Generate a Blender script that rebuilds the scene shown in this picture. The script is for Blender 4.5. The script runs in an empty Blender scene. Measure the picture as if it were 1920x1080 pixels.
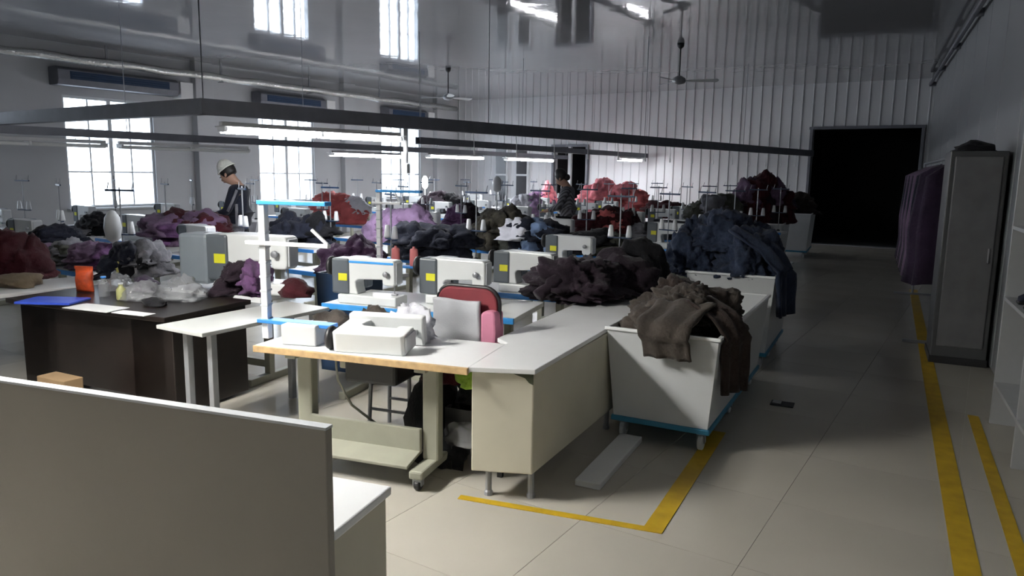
import bpy, bmesh, math, random
from mathutils import Vector, Matrix, noise
from math import sin, cos, pi, radians, atan, tan, sqrt

# ------------------------------------------------------------------ camera
scene = bpy.context.scene
C = scene.collection
F, CX, CY, EYE = 1390.0, 960.0, 540.0, 1.75
YAW, PITCH, ROLL = radians(32.514), radians(8.912), radians(0.859)
_fwd = Vector((-sin(YAW)*cos(PITCH), cos(YAW)*cos(PITCH), -sin(PITCH)))
_right = Vector((cos(YAW), sin(YAW), 0))
_up = _right.cross(_fwd)
RGT = cos(ROLL)*_right + sin(ROLL)*_up
UPV = -sin(ROLL)*_right + cos(ROLL)*_up
cd = bpy.data.cameras.new('camera')
cam = bpy.data.objects.new('camera', cd); C.objects.link(cam)
cd.sensor_width = 36.0; cd.lens = 36.0*F/1920.0; cd.clip_start = 0.05; cd.clip_end = 200
cam.matrix_world = Matrix(((RGT.x, UPV.x, -_fwd.x, 0), (RGT.y, UPV.y, -_fwd.y, 0), (RGT.z, UPV.z, -_fwd.z, EYE), (0, 0, 0, 1)))
scene.camera = cam

# ------------------------------------------------------------------ world, light levels, exposure
TUBE_POWER = 45.0          # radiance of the fluorescent tubes
SKY_POWER = 5.5            # overcast daylight outside the windows
w = bpy.data.worlds.new('overcast_sky'); scene.world = w; w.use_nodes = True
bg = w.node_tree.nodes['Background']
bg.inputs[0].default_value = (0.80, 0.88, 1.0, 1); bg.inputs[1].default_value = SKY_POWER
vs = scene.view_settings
vs.view_transform = 'Standard'; vs.look = 'None'; vs.gamma = 1.0; vs.exposure = 0.6
vs.use_curve_mapping = False

# room: X across (left wall negative), Y along the sewing rows, Z up
LX, BY, FY, CH = -15.34, 20.55, -3.5, 4.08
def rwx(y): return 0.67 - 0.121*(y - 4.0)          # the right wall runs slightly skewed

def ray(px, py):
    return _fwd + RGT*((px-CX)/F) - UPV*((py-CY)/F)
def at_z(px, py, z):
    d = ray(px, py); t = (z-EYE)/d.z; return Vector((0, 0, EYE)) + d*t

# ------------------------------------------------------------------ materials
MATS = {}
def mat(name, col, rough=0.6, metal=0.0, var=0.12, scale=6.0, bump=0.0, bscale=60.0, spec=0.5, sheen=0.0, emit=None, estr=0.0, coat=0.0):
    if name in MATS: return MATS[name]
    m = bpy.data.materials.new(name); m.use_nodes = True
    nt = m.node_tree; b = nt.nodes['Principled BSDF']
    b.inputs['Roughness'].default_value = rough; b.inputs['Metallic'].default_value = metal
    b.inputs['Specular IOR Level'].default_value = spec
    b.inputs['Sheen Weight'].default_value = sheen
    b.inputs['Coat Weight'].default_value = coat
    tc = nt.nodes.new('ShaderNodeTexCoord')
    if var > 0:
        n = nt.nodes.new('ShaderNodeTexNoise'); n.inputs['Scale'].default_value = scale; n.inputs['Detail'].default_value = 4
        r = nt.nodes.new('ShaderNodeValToRGB')
        r.color_ramp.elements[0].position = 0.3; r.color_ramp.elements[1].position = 0.7
        r.color_ramp.elements[0].color = tuple(c*(1-var) for c in col) + (1,)
        r.color_ramp.elements[1].color = tuple(min(1, c*(1+var)) for c in col) + (1,)
        nt.links.new(tc.outputs['Object'], n.inputs['Vector']); nt.links.new(n.outputs['Fac'], r.inputs['Fac'])
        nt.links.new(r.outputs['Color'], b.inputs['Base Color'])
    else:
        b.inputs['Base Color'].default_value = tuple(col) + (1,)
    if bump > 0:
        n2 = nt.nodes.new('ShaderNodeTexNoise'); n2.inputs['Scale'].default_value = bscale; n2.inputs['Detail'].default_value = 3
        bp = nt.nodes.new('ShaderNodeBump'); bp.inputs['Strength'].default_value = bump; bp.inputs['Distance'].default_value = 0.02
        nt.links.new(tc.outputs['Object'], n2.inputs['Vector']); nt.links.new(n2.outputs['Fac'], bp.inputs['Height'])
        nt.links.new(bp.outputs['Normal'], b.inputs['Normal'])
    if emit:
        b.inputs['Emission Color'].default_value = tuple(emit) + (1,); b.inputs['Emission Strength'].default_value = estr
    MATS[name] = m
    return m
def cloth(name, col, var=0.25, scale=5.0): return mat('cloth_' + name, col, 0.85, 0, var, scale, 0.35, 45, 0.2, 0.08)

M_floor = mat('floor_tile', (0.43, 0.405, 0.355), 0.22, var=0.05, scale=1.2, spec=0.4)
M_grout = mat('grout', (0.36, 0.34, 0.30), 0.8)
M_wall = mat('painted_plaster', (0.47, 0.48, 0.50), 0.7, var=0.06, scale=0.8)
M_panel = mat('ribbed_wall_sheet', (0.60, 0.61, 0.63), 0.38, var=0.04, scale=0.7)
M_ceil = mat('gloss_ceiling_sheet', (0.34, 0.34, 0.355), 0.045, var=0.06, scale=0.5, bump=0.10, bscale=2.2, spec=0.9)
M_white = mat('white_laminate', (0.82, 0.83, 0.84), 0.28, var=0.03, scale=3)
M_wood = mat('wood_edge', (0.50, 0.34, 0.17), 0.5, var=0.2, scale=20)
M_beige = mat('beige_steel', (0.60, 0.57, 0.46), 0.5, var=0.06, scale=3)
M_legs = mat('olive_grey_steel', (0.29, 0.29, 0.235), 0.45, var=0.08)
M_board = mat('taupe_laminate', (0.30, 0.275, 0.24), 0.5, var=0.05, scale=1.5)
M_dark = mat('dark_brown_veneer', (0.012, 0.008, 0.007), 0.35, var=0.2, scale=8)
M_black = mat('black_plastic', (0.012, 0.012, 0.014), 0.45, var=0.1)
M_grey = mat('grey_steel', (0.30, 0.31, 0.33), 0.4, 0.4, var=0.1)
M_lgrey = mat('pale_grey_plastic', (0.58, 0.60, 0.62), 0.4, var=0.05)
M_tray = mat('grey_cable_tray', (0.16, 0.165, 0.19), 0.5, 0.3, var=0.1)
M_foil = mat('foil_lagging', (0.62, 0.62, 0.60), 0.25, 0.9, var=0.15, scale=30, bump=0.8, bscale=25)
M_mach = mat('machine_enamel', (0.74, 0.76, 0.76), 0.25, var=0.03)
M_machg = mat('machine_grey_box', (0.22, 0.25, 0.28), 0.4, var=0.06)
M_housing = mat('dark_drive_housing', (0.10, 0.115, 0.13), 0.4, var=0.06)
M_blue = mat('blue_edging', (0.035, 0.22, 0.62), 0.4, var=0.1)
M_sky = mat('sky_blue_wrap', (0.05, 0.33, 0.78), 0.4, var=0.1)
M_navyb = mat('dark_blue_strip', (0.012, 0.035, 0.085), 0.4, var=0.1)
M_yellow = mat('yellow_sticker', (0.75, 0.72, 0.03), 0.5, var=0.05)
M_tape = mat('yellow_floor_tape', (0.48, 0.31, 0.015), 0.5, var=0.15, scale=9)
M_cart = mat('white_cart_plastic', (0.60, 0.62, 0.63), 0.4, var=0.06, scale=2)
M_cblue = mat('blue_cart_base', (0.03, 0.20, 0.34), 0.45, var=0.1)
M_tube = mat('lit_tube', (1, 1, 1), 0.5, var=0, emit=(0.93, 0.95, 1.0), estr=TUBE_POWER)
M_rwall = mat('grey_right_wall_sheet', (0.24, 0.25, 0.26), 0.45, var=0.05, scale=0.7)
M_tubeb = mat('bright_lit_tube', (1, 1, 1), 0.5, var=0, emit=(1.0, 0.98, 0.93), estr=TUBE_POWER*3.9)
M_tubeoff = mat('unlit_tube', (0.75, 0.76, 0.75), 0.3, var=0.02)
M_fix = mat('white_fitting', (0.7, 0.7, 0.7), 0.4, var=0.02)
M_skin = mat('skin', (0.42, 0.25, 0.18), 0.55, var=0.08)
M_hair = mat('black_hair', (0.012, 0.010, 0.010), 0.5, var=0.2)
M_pinkt = mat('coral_thread', (0.72, 0.22, 0.22), 0.7, var=0.1, bump=0.3, bscale=200)
M_paper = mat('white_paper', (0.62, 0.63, 0.64), 0.7, var=0.03)
M_rfelt = mat('maroon_upholstery', (0.17, 0.022, 0.03), 0.8, var=0.15)
M_pink = mat('pink_cover', (0.60, 0.22, 0.33), 0.7, var=0.1)
M_gcloth = mat('grey_seat_cloth', (0.50, 0.51, 0.54), 0.85, var=0.05, bump=0.2, bscale=120)
M_orange = mat('orange_red_print', (0.50, 0.07, 0.02), 0.45, var=0.5, scale=14)
M_cardb = mat('brown_cardboard', (0.26, 0.17, 0.09), 0.8, var=0.1)
M_lockr = mat('dark_grey_locker', (0.06, 0.062, 0.065), 0.4, var=0.06)
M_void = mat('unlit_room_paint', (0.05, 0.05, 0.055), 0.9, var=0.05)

def glass_mat():
    m = bpy.data.materials.new('window_glass'); m.use_nodes = True
    nt = m.node_tree; nt.nodes.clear()
    o = nt.nodes.new('ShaderNodeOutputMaterial'); mx = nt.nodes.new('ShaderNodeMixShader')
    t = nt.nodes.new('ShaderNodeBsdfTransparent'); g = nt.nodes.new('ShaderNodeBsdfGlossy')
    lw = nt.nodes.new('ShaderNodeLayerWeight'); lw.inputs[0].default_value = 0.5
    pw = nt.nodes.new('ShaderNodeMath'); pw.operation = 'POWER'; pw.inputs[1].default_value = 5.0
    fr = nt.nodes.new('ShaderNodeMath'); fr.operation = 'MULTIPLY_ADD'; fr.inputs[1].default_value = 0.9; fr.inputs[2].default_value = 0.04
    nt.links.new(lw.outputs['Facing'], pw.inputs[0]); nt.links.new(pw.outputs[0], fr.inputs[0])
    t.inputs[0].default_value = (0.95, 0.97, 0.98, 1); g.inputs[1].default_value = 0.03
    nt.links.new(fr.outputs[0], mx.inputs[0]); nt.links.new(t.outputs[0], mx.inputs[1])
    nt.links.new(g.outputs[0], mx.inputs[2]); nt.links.new(mx.outputs[0], o.inputs[0])
    return m
M_glass = glass_mat()

def film_mat():
    m = mat('clear_grey_film', (0.36, 0.37, 0.39), 0.18, var=0.15, scale=10, spec=0.7)
    nt = m.node_tree; b = nt.nodes['Principled BSDF']; o = nt.nodes['Material Output']
    mx = nt.nodes.new('ShaderNodeMixShader'); t = nt.nodes.new('ShaderNodeBsdfTransparent'); mx.inputs[0].default_value = 0.45
    nt.links.new(t.outputs[0], mx.inputs[1]); nt.links.new(b.outputs[0], mx.inputs[2]); nt.links.new(mx.outputs[0], o.inputs[0])
    return m
M_plastic = film_mat()
# ------------------------------------------------------------------ mesh helpers
class MB:
    """collects solids; build() links them as ONE mesh object"""
    def __init__(s): s.v = []; s.f = []
    def add(s, vs_, fs_):
        b = len(s.v); s.v += [tuple(p) for p in vs_]; s.f += [tuple(i+b for i in f) for f in fs_]; return s
    def box(s, c, d, rz=0.0, rx=0.0, ry=0.0):
        R = Matrix.Rotation(rz, 3, 'Z') @ Matrix.Rotation(ry, 3, 'Y') @ Matrix.Rotation(rx, 3, 'X'); c = Vector(c)
        vv = [c + R @ Vector((sx*d[0]/2, sy*d[1]/2, sz*d[2]/2)) for sz in (-1, 1) for sx, sy in ((-1, -1), (1, -1), (1, 1), (-1, 1))]
        return s.add(vv, [(3, 2, 1, 0), (4, 5, 6, 7), (0, 1, 5, 4), (1, 2, 6, 5), (2, 3, 7, 6), (3, 0, 4, 7)])
    def bar(s, a, b, wd, h=None):
        a = Vector(a); b = Vector(b); h = h or wd; d = (b-a); L = d.length; d /= L
        up = Vector((0, 0, 1)) if abs(d.z) < 0.95 else Vector((0, 1, 0))
        x = d.cross(up).normalized(); y = x.cross(d)
        vv = [p + x*sx*wd/2 + y*sy*h/2 for p in (a, b) for sx, sy in ((-1, -1), (1, -1), (1, 1), (-1, 1))]
        return s.add(vv, [(3, 2, 1, 0), (4, 5, 6, 7), (0, 1, 5, 4), (1, 2, 6, 5), (2, 3, 7, 6), (3, 0, 4, 7)])
    def tube(s, pts, r, n=10):
        pts = [Vector(p) for p in pts]; rr = r if isinstance(r, (list, tuple)) else [r]*len(pts)
        vv = []; ff = []
        for i, p in enumerate(pts):
            d = (pts[min(i+1, len(pts)-1)] - pts[max(i-1, 0)]).normalized()
            up = Vector((0, 0, 1)) if abs(d.z) < 0.9 else Vector((0, 1, 0))
            x = d.cross(up).normalized(); y = x.cross(d)
            vv += [p + (x*cos(2*pi*k/n) + y*sin(2*pi*k/n))*rr[i] for k in range(n)]
        for i in range(len(pts)-1):
            for k in range(n):
                a = i*n+k; b = i*n+(k+1) % n; ff.append((a, b, b+n, a+n))
        ff.append(tuple(range(n))[::-1]); ff.append(tuple((len(pts)-1)*n+k for k in range(n)))
        return s.add(vv, ff)
    def lathe(s, c, prof, n=16, ax='Z'):
        c = Vector(c); vv = []; ff = []
        for r, h in prof:
            for k in range(n):
                x, y = r*cos(2*pi*k/n), r*sin(2*pi*k/n)
                p = {'Z': (x, y, h), 'X': (h, x, y), 'Y': (y, h, x)}[ax]
                vv.append(c + Vector(p))
        for i in range(len(prof)-1):
            for k in range(n):
                a = i*n+k; b = i*n+(k+1) % n; ff.append((a, b, b+n, a+n))
        ff.append(tuple(range(n))[::-1]); ff.append(tuple((len(prof)-1)*n+k for k in range(n)))
        return s.add(vv, ff)
    def prism(s, poly, z0, z1):
        n = len(poly); vv = [(x, y, z0) for x, y in poly] + [(x, y, z1) for x, y in poly]
        return s.add(vv, [tuple(range(n))[::-1], tuple(range(n, 2*n))] + [(k, (k+1) % n, (k+1) % n+n, k+n) for k in range(n)])
    def extrude(s, poly, y0, y1):        # polygon in XZ, extruded along Y
        n = len(poly); vv = [(x, y0, z) for x, z in poly] + [(x, y1, z) for x, z in poly]
        return s.add(vv, [tuple(range(n)), tuple(range(n, 2*n))[::-1]] + [(k, k+n, (k+1) % n+n, (k+1) % n) for k in range(n)])
    def mesh(s, name, m):
        me = bpy.data.meshes.new(name); me.from_pydata(s.v, [], s.f); me.materials.append(m)
        bm = bmesh.new(); bm.from_mesh(me); bmesh.ops.recalc_face_normals(bm, faces=bm.faces[:]); bm.to_mesh(me); bm.free()
        return me
    def build(s, name, m, parent=None, bevel=0.0, smooth=False, seg=2):
        o = bpy.data.objects.new(name, s.mesh(name, m)); C.objects.link(o); o.parent = parent
        if bevel:
            md = o.modifiers.new('bevel', 'BEVEL'); md.width = bevel; md.segments = seg; md.limit_method = 'ANGLE'
        if smooth: o.data.polygons.foreach_set('use_smooth', [True]*len(o.data.polygons))
        return o
def tag(o, label, cat, group=None):
    o['label'] = label; o['category'] = cat
    if group: o['group'] = group
    return o
def thing(name, label, cat, loc=(0, 0, 0), rz=0.0, group=None):
    o = bpy.data.objects.new(name, None); C.objects.link(o); o.location = loc; o.rotation_euler = (0, 0, rz)
    o.empty_display_size = 0.1
    return tag(o, label, cat, group)
def struct(o, label=None):
    o['kind'] = 'structure'
    if label: o['label'] = label
    return o
def dup(root, loc, rz, label=None, group=None):
    r = root.copy(); C.objects.link(r); r.location = loc; r.rotation_euler = (0, 0, rz)
    if label: r['label'] = label
    if group: r['group'] = group
    for ch in list(root.children):
        c = ch.copy(); C.objects.link(c); c.parent = r
        for g in list(ch.children):
            d = g.copy(); C.objects.link(d); d.parent = c
    return r

ORD = 'first second third fourth fifth sixth seventh eighth ninth tenth eleventh twelfth thirteenth fourteenth fifteenth sixteenth'.split()
# ------------------------------------------------------------------ structure: floor, walls, ceiling
fl = struct(MB().box((-7.2, 8.4, -0.06), (18.5, 25.4, 0.1)).build('floor', M_grout), 'pale cream tiled floor')
T = 0.8
tile_me = MB().box((0, 0, 0), (T-0.0025, T-0.0025, 0.01)).mesh('tile', M_floor)
cells = []
ix0 = int(math.floor(LX/T)); ny0 = int(math.floor(FY/T))
for i in range(ix0, 3):
    for j in range(ny0, int(BY/T)+1):
        x, y = (i+0.5)*T, (j+0.5)*T
        if x < LX-0.2 or y > BY+0.3 or x > rwx(y)+0.5: continue
        v = Vector((x, y, 0)) - Vector((0, 0, EYE)); z = v.dot(_fwd)
        inn = z > 0.3 and -200 < CX+F*v.dot(RGT)/z < 2120 and CY-F*v.dot(UPV)/z < 1350
        cells.append((0 if inn and x > -5.0 else 1, v.length, x, y))
cells.sort()
rest = MB()
for k, (a, d, x, y) in enumerate(cells):
    if k < 300:
        o = bpy.data.objects.new('tile', tile_me); C.objects.link(o); o.parent = fl; o.location = (x, y, -0.005)
    else: rest.box((x, y, -0.005), (T-0.0025, T-0.0025, 0.01))
o = rest.build('tile_field', M_floor, fl); o['kind'] = 'stuff'

# ceiling
struct(MB().box((-7.2, 8.4, CH+0.05), (18.5, 25.4, 0.1)).build('ceiling', M_ceil), 'glossy grey sheet ceiling mirroring the windows')

# back wall: core behind ribbed sheets, with openings
DX0, DX1, DH = -4.0, -1.5, 2.95            # big doorway
D2a, D2b, D2H = -11.6, -10.45, 2.55        # dark double doorway
wb = MB()
TH = 0.2
def wseg(x0, x1, z0, z1): wb.box(((x0+x1)/2, BY+TH/2+0.02, (z0+z1)/2), (x1-x0, TH, z1-z0))
wseg(LX-0.2, D2a, 0, CH); wseg(D2a, D2b, D2H, CH); wseg(D2b, DX0, 0, CH); wseg(DX0, DX1, DH, CH); wseg(DX1, 0.4, 0, CH)
wall_back = struct(wb.build('wall_back', M_panel), 'pale ribbed sheet wall at the far end')
PW = 0.262
def panel_mesh(h):
    p = MB()
    prof = [(0, 0.02), (0, -0.012), (0.012, -0.034), (0.03, -0.034), (0.042, -0.012), (PW-0.002, -0.012), (PW-0.002, 0.02)]
    n = len(prof)
    p.add([(x, y, 0) for x, y in prof] + [(x, y, h) for x, y in prof],
          [tuple(range(n)), tuple(range(n, 2*n))[::-1]] + [(k, (k+1) % n, (k+1) % n+n, k+n) for k in range(n)])
    return p.mesh('ribbed_panel', M_panel)
pm = {}
def panel(x, z0, h, parent, y=BY, rz=0.0):
    k = round(h, 2)
    if k not in pm: pm[k] = panel_mesh(h)
    o = bpy.data.objects.new('ribbed_panel', pm[k]); C.objects.link(o); o.parent = parent
    o.location = (x, y, z0); o.rotation_euler = (0, 0, rz)
x = LX+0.02
while x < -1.1:
    if x+PW > DX0+0.08 and x < DX1-0.05: panel(x, DH, CH-DH, wall_back)
    elif x+PW > D2a+0.08 and x < D2b-0.05: panel(x, D2H, CH-D2H, wall_back)
    else: panel(x, 0, CH, wall_back)
    x += PW
# door surrounds
def surround(n, x0, x1, h, label, m=M_tray):
    f = MB(); t = 0.07
    f.box((x0-t/2+0.02, BY-0.02, h/2), (t, 0.14, h)); f.box((x1+t/2-0.02, BY-0.02, h/2), (t, 0.14, h)); f.box(((x0+x1)/2, BY-0.02, h+t/2-0.02), (x1-x0+2*t, 0.14, t))
    return struct(f.build('door_%d' % n, m, bevel=0.008), label)
surround(1, DX0, DX1, DH, 'dark frame of the large open doorway')
d2 = surround(2, D2a, D2b, D2H, 'frame of the dark double doorway')
MB().box(((D2a+D2b)/2, BY-0.02, D2H/2), (0.1, 0.1, D2H)).build('mullion', M_panel, d2)
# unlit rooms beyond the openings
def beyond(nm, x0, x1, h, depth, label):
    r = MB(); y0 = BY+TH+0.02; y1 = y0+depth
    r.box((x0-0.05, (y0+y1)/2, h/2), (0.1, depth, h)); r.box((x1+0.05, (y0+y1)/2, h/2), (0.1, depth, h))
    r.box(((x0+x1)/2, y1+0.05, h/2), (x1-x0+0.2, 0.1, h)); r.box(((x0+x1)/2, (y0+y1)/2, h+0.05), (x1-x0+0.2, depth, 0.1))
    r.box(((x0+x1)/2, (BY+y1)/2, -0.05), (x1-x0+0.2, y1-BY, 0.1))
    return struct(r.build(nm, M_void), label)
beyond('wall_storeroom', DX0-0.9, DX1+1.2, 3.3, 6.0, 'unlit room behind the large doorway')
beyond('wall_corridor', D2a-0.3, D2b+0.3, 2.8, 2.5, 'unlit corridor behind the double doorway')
struct(MB().box(((DX0+DX1)/2, BY+0.1, 0.008), (DX1-DX0, 0.3, 0.016)).build('trim_1', M_grey, bevel=0.004), 'metal threshold of the large doorway')
# narrow dark panes in the back wall, left of the doorway
for n, xx in ((5, -13.55), (6, -12.75)):
    wn = struct(MB().box((xx, BY-0.05, 1.65), (0.52, 0.06, 1.9)).build('window_%d' % n, M_lgrey, bevel=0.01), 'narrow dark window in the far wall')
    for s in (-1, 1): MB().box((xx, BY-0.085, 1.65+s*0.44), (0.38, 0.02, 0.82)).build('pane', mat('dark_glass', (0.05, 0.05, 0.055), 0.15, var=0.05), wn)

# left wall with windows and pilasters
WIN = [(7.72, 9.58), (12.32, 14.12), (16.75, 18.55), (3.1, 4.95)]
WZ0, WZ1 = 0.9, 3.1
ww = MB(); xs = LX-0.12; th = 0.24
ys = sorted(WIN); prev = FY-0.2
for a, b in ys:
    ww.box((xs, (prev+a)/2, CH/2), (th, a-prev, CH)); ww.box((xs, (a+b)/2, WZ0/2), (th, b-a, WZ0)); ww.box((xs, (a+b)/2, (WZ1+CH)/2), (th, b-a, CH-WZ1)); prev = b
ww.box((xs, (prev+BY+0.2)/2, CH/2), (th, BY+0.2-prev, CH))
wall_left = struct(ww.build('wall_left', M_wall), 'grey plastered window wall')
for yy in (6.0, 10.75, 15.3, 19.4, 1.9):
    MB().box((LX+0.09, yy, CH/2), (0.18, 0.45, CH)).build('pilaster', M_wall, wall_left, 0.01)
for n, (a, b) in enumerate(WIN):
    f = MB(); t = 0.05; xx = LX-0.08; mz = (WZ0+WZ1)/2
    for yy in (a+t/2, b-t/2, (a+b)/2): f.box((xx, yy, mz), (0.07, t if yy != (a+b)/2 else 0.08, WZ1-WZ0))
    for zz in (WZ0+t/2, WZ1-t/2, WZ0+0.72, WZ0+1.45): f.box((xx, (a+b)/2, zz), (0.068, b-a, t if zz not in (WZ0+0.72, WZ0+1.45) else 0.028))
    for q in (0.27, 0.73): f.box((xx, a+(b-a)*q, mz), (0.06, 0.028, WZ1-WZ0))
    wf = struct(f.build('window_%d' % (n+1), M_lgrey), 'tall white-framed window with small panes in the left wall')
    MB().box((LX+0.03, (a+b)/2, WZ0-0.02), (0.2, b-a+0.12, 0.04)).build('window_sill', M_lgrey, wf, 0.006)
    cols = [a+t, a+(b-a)*0.27, (a+b)/2, a+(b-a)*0.73, b-t]; rows = [WZ0+t, WZ0+0.72, WZ0+1.45, WZ1-t]
    for i in range(4):
        for j in range(3):
            MB().box((xx, (cols[i]+cols[i+1])/2, (rows[j]+rows[j+1])/2), (0.006, cols[i+1]-cols[i], rows[j+1]-rows[j])).build('pane', M_glass, wf)
    # daylight portal in the opening
    ld = bpy.data.lights.new('window_portal', 'AREA'); ld.shape = 'RECTANGLE'; ld.size = WZ1-WZ0; ld.size_y = b-a
    ld.cycles.is_portal = True
    lo = bpy.data.objects.new('window_portal', ld); C.objects.link(lo); lo.location = (LX-0.2, (a+b)/2, mz); lo.rotation_euler = (0, -pi/2, 0)

# right wall (skewed) with tall panels, front wall behind the camera
ang = math.atan2(-0.121, 1.0)
wr = MB(); a = Vector((rwx(FY), FY, 0)); b = Vector((rwx(BY+0.2), BY+0.2, 0)); d = (b-a).normalized(); nrm = Vector((d.y, -d.x, 0))
cpt = (a+b)/2 + nrm*0.1
wr.box((cpt.x, cpt.y, CH/2), ((b-a).length, 0.2, CH), rz=math.atan2(d.y, d.x))
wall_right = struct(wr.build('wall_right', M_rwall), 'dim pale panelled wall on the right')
L = (b-a).length; k = 0
while k*1.45 < L-1.45:
    p = a + d*(k*1.45+0.72) - nrm*0.012
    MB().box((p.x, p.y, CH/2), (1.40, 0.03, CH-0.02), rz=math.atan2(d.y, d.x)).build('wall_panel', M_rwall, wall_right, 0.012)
    k += 1
struct(MB().box((-7.2, FY-0.1, CH/2), (18.5, 0.2, CH)).build('wall_front', M_wall))

# ------------------------------------------------------------------ overhead: cable trays with tube lights
def tray(pts, z0, z1, label, hang=True, group=None):
    t = thing('cable_tray', label, 'cable tray', (0, 0, 0), 0, group)
    wd = 0.10
    for a, b in zip(pts[:-1], pts[1:]):
        a3 = Vector((a[0], a[1], 0)); b3 = Vector((b[0], b[1], 0)); dd = (b3-a3).normalized(); nn = Vector((-dd.y, dd.x, 0))
        m = MB()
        e = dd*0.05
        m.bar(a3-e+Vector((0, 0, z0+0.008)), b3+e+Vector((0, 0, z0+0.008)), wd, 0.016)
        for s in (-1, 1):
            m.bar(a3-e+nn*s*wd/2+Vector((0, 0, (z0+z1)/2)), b3+e+nn*s*wd/2+Vector((0, 0, (z0+z1)/2)), 0.012, z1-z0)
        m.build('channel', M_tray, t)
        c = MB()
        for s in (-0.025, 0.0, 0.026): c.tube([a3+nn*s+Vector((0, 0, z0+0.03)), b3+nn*s+Vector((0, 0, z0+0.034))], 0.012, 6)
        c.build('cable', M_black, t)
        if hang:
            n = max(1, int((b3-a3).length/3.2))
            for i in range(n+1):
                p = a3 + (b3-a3)*(i/(n)) if n else a3
                MB().tube([p+Vector((0, 0, z1-0.05)), p+Vector((0, 0, CH))], 0.006, 6).build('hanger_rod', M_grey, t)
    return t
TRAY1 = [(-10.86, 4.66), (-6.46, 4.56), (-3.95, 20.3)]
tray(TRAY1, 2.25, 2.40, 'long grey cable tray turning a corner above the near sewing rows')
TRAY2 = [(-11.0, 3.0), (-11.0, 20.2)]
tray(TRAY2, 2.15, 2.26, 'lower grey cable tray carrying three lit tubes in a line')
TRAY3 = [(-8.45, 10.2), (-8.45, 20.3)]
tray(TRAY3, 2.20, 2.32, 'short grey cable tray between the long trays')
TRAY0 = [(-4.17, -2.6), (-4.17, 1.95)]
tray(TRAY0, 2.96, 3.08, 'high grey cable tray above the foreground desks')
def light(p0, p1, zt, lit, label, cat='tube light', group=None, up=None, light_shield=False):
    if up is None: up = {True: 0.155, False: 0.13}[p0[0] > -10.5 and p0[0] != -8.45]
    if p0[0] == -8.45: up = 0.105
    """a two-tube batten fluorescent fitting hanging just under its tray; origin at its middle"""
    a = Vector((p0[0], p0[1], 0)); b = Vector((p1[0], p1[1], 0)); c = (a+b)/2; d = (b-a); L = d.length; rz = math.atan2(d.y, d.x)
    t = thing('tube_light', label, cat, (c.x, c.y, zt), rz, group)
    MB().box((0, 0, 0.085), (L, 0.06, 0.04)).build('batten', M_fix, t, 0.006)
    MB().box((0, 0, 0.060), (L, 0.24, 0.008)).build('reflector', M_fix, t, 0.002)
    for s in (-1, 1):
        for q in (-0.05, 0.05):
            MB().tube([(s*0.02, q, 0.018), (s*(L/2-0.03), q, 0.018)], 0.026, 10).build('tube', (M_tubeb if light_shield else M_tube) if lit else M_tubeoff, t, smooth=True)
    if light_shield: MB().box((0, 0.12, -0.04), (L, 0.008, 0.20)).build('added_light_shield', M_fix, t)  # unseen plate added to the fitting to keep its light off the left side
    for xx in (-L/2+0.02, L/2-0.02, 0): MB().box((xx, 0, 0.03), (0.035, 0.15, 0.05)).build('lamp_holder', M_fix, t, 0.004)
    for xx in (-L*0.3, L*0.3): MB().tube([(xx, 0, 0.09), (xx, 0, up)], 0.005, 6).build('hanger', M_grey, t)
    return t
def on1(y):
    (x0, y0), (x1, y1) = TRAY1[1], TRAY1[2]; return (x0+(x1-x0)*(y-y0)/(y1-y0), y)
light(on1(4.72), on1(6.95), 2.09, True, 'large lit tube light nearest the tray corner')
light((-11.0, 10.55), (-11.0, 12.6), 2.01, True, 'lit tube light second from the tray corner, in front of the third window')
light((-11.0, 13.55), (-11.0, 15.75), 2.05, True, 'middle lit tube light of the far tray')
light((-11.0, 16.85), (-11.0, 19.35), 2.06, True, 'lit tube light before the dark double doorway')
light((-8.45, 18.5), (-8.45, 19.9), 2.09, True, 'small far lit tube light in front of the ribbed wall')
light((-4.0, 0.50), (-4.0, 1.90), 2.80, True, 'lit tube light above the foreground desks, nearer the aisle', up=0.165, light_shield=True)
light((-4.34, 0.50), (-4.34, 1.90), 2.80, True, 'lit tube light above the foreground desks, nearer the windows', up=0.165, light_shield=True)
light((-11.0, 4.0), (-11.0, 6.1), 2.01, False, 'unlit white tube light at the left edge', group='unlit tube lights')
light((-11.0, 6.3), (-11.0, 8.6), 2.01, False, 'unlit white tube light in front of the first window', group='unlit tube lights')
# white drop pole below the tray
dp = thing('cable_drop', 'white wrapped cable drop hanging below the tray beside the large lit tube', 'cable drop', (*on1(7.05), 1.80))
MB().tube([(0, 0, 0.0), (0, 0, 0.45)], 0.028, 8).build('drop_pole', M_white, dp, smooth=True)
MB().box((0, 0, -0.03), (0.09, 0.07, 0.12)).build('socket_box', M_white, dp, 0.01)
# little pull cords under trays
random.seed(4)
for i in range(14):
    y = 8.2 + i*0.85; x, y = on1(y)
    o = MB().tube([(0, 0, 0), (0.01, 0.01, -0.10), (0.0, 0.03, -0.22)], 0.006, 5).tube([(0, 0.03, -0.22), (0, 0.035, -0.29)], 0.014, 6).build('pull_cord', M_white)
    o.location = (x, y, 2.255); tag(o, ORD[i] + ' white pull cord from the tray corner, under the long tray', 'cord', 'pull cords under the long tray')

# foil pipe along the left wall under the ceiling
fp = thing('foil_pipe', 'silvery foil-lagged pipe along the top of the left wall', 'pipe', (LX+0.45, 0, 3.74))
pts = [(0.02*sin(i*1.7), -3+i*0.6, 0.015*sin(i*2.3)) for i in range(39)]
MB().tube(pts, [0.075+0.012*(i % 2) for i in range(39)], 10).build('lagging', M_foil, fp, smooth=True)
for i in range(9):
    MB().box((0, -2+i*2.6, 0.17), (0.03, 0.04, 0.35)).box((0, -2+i*2.6, -0.085), (0.2, 0.04, 0.015)).build('bracket', M_grey, fp)
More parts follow.
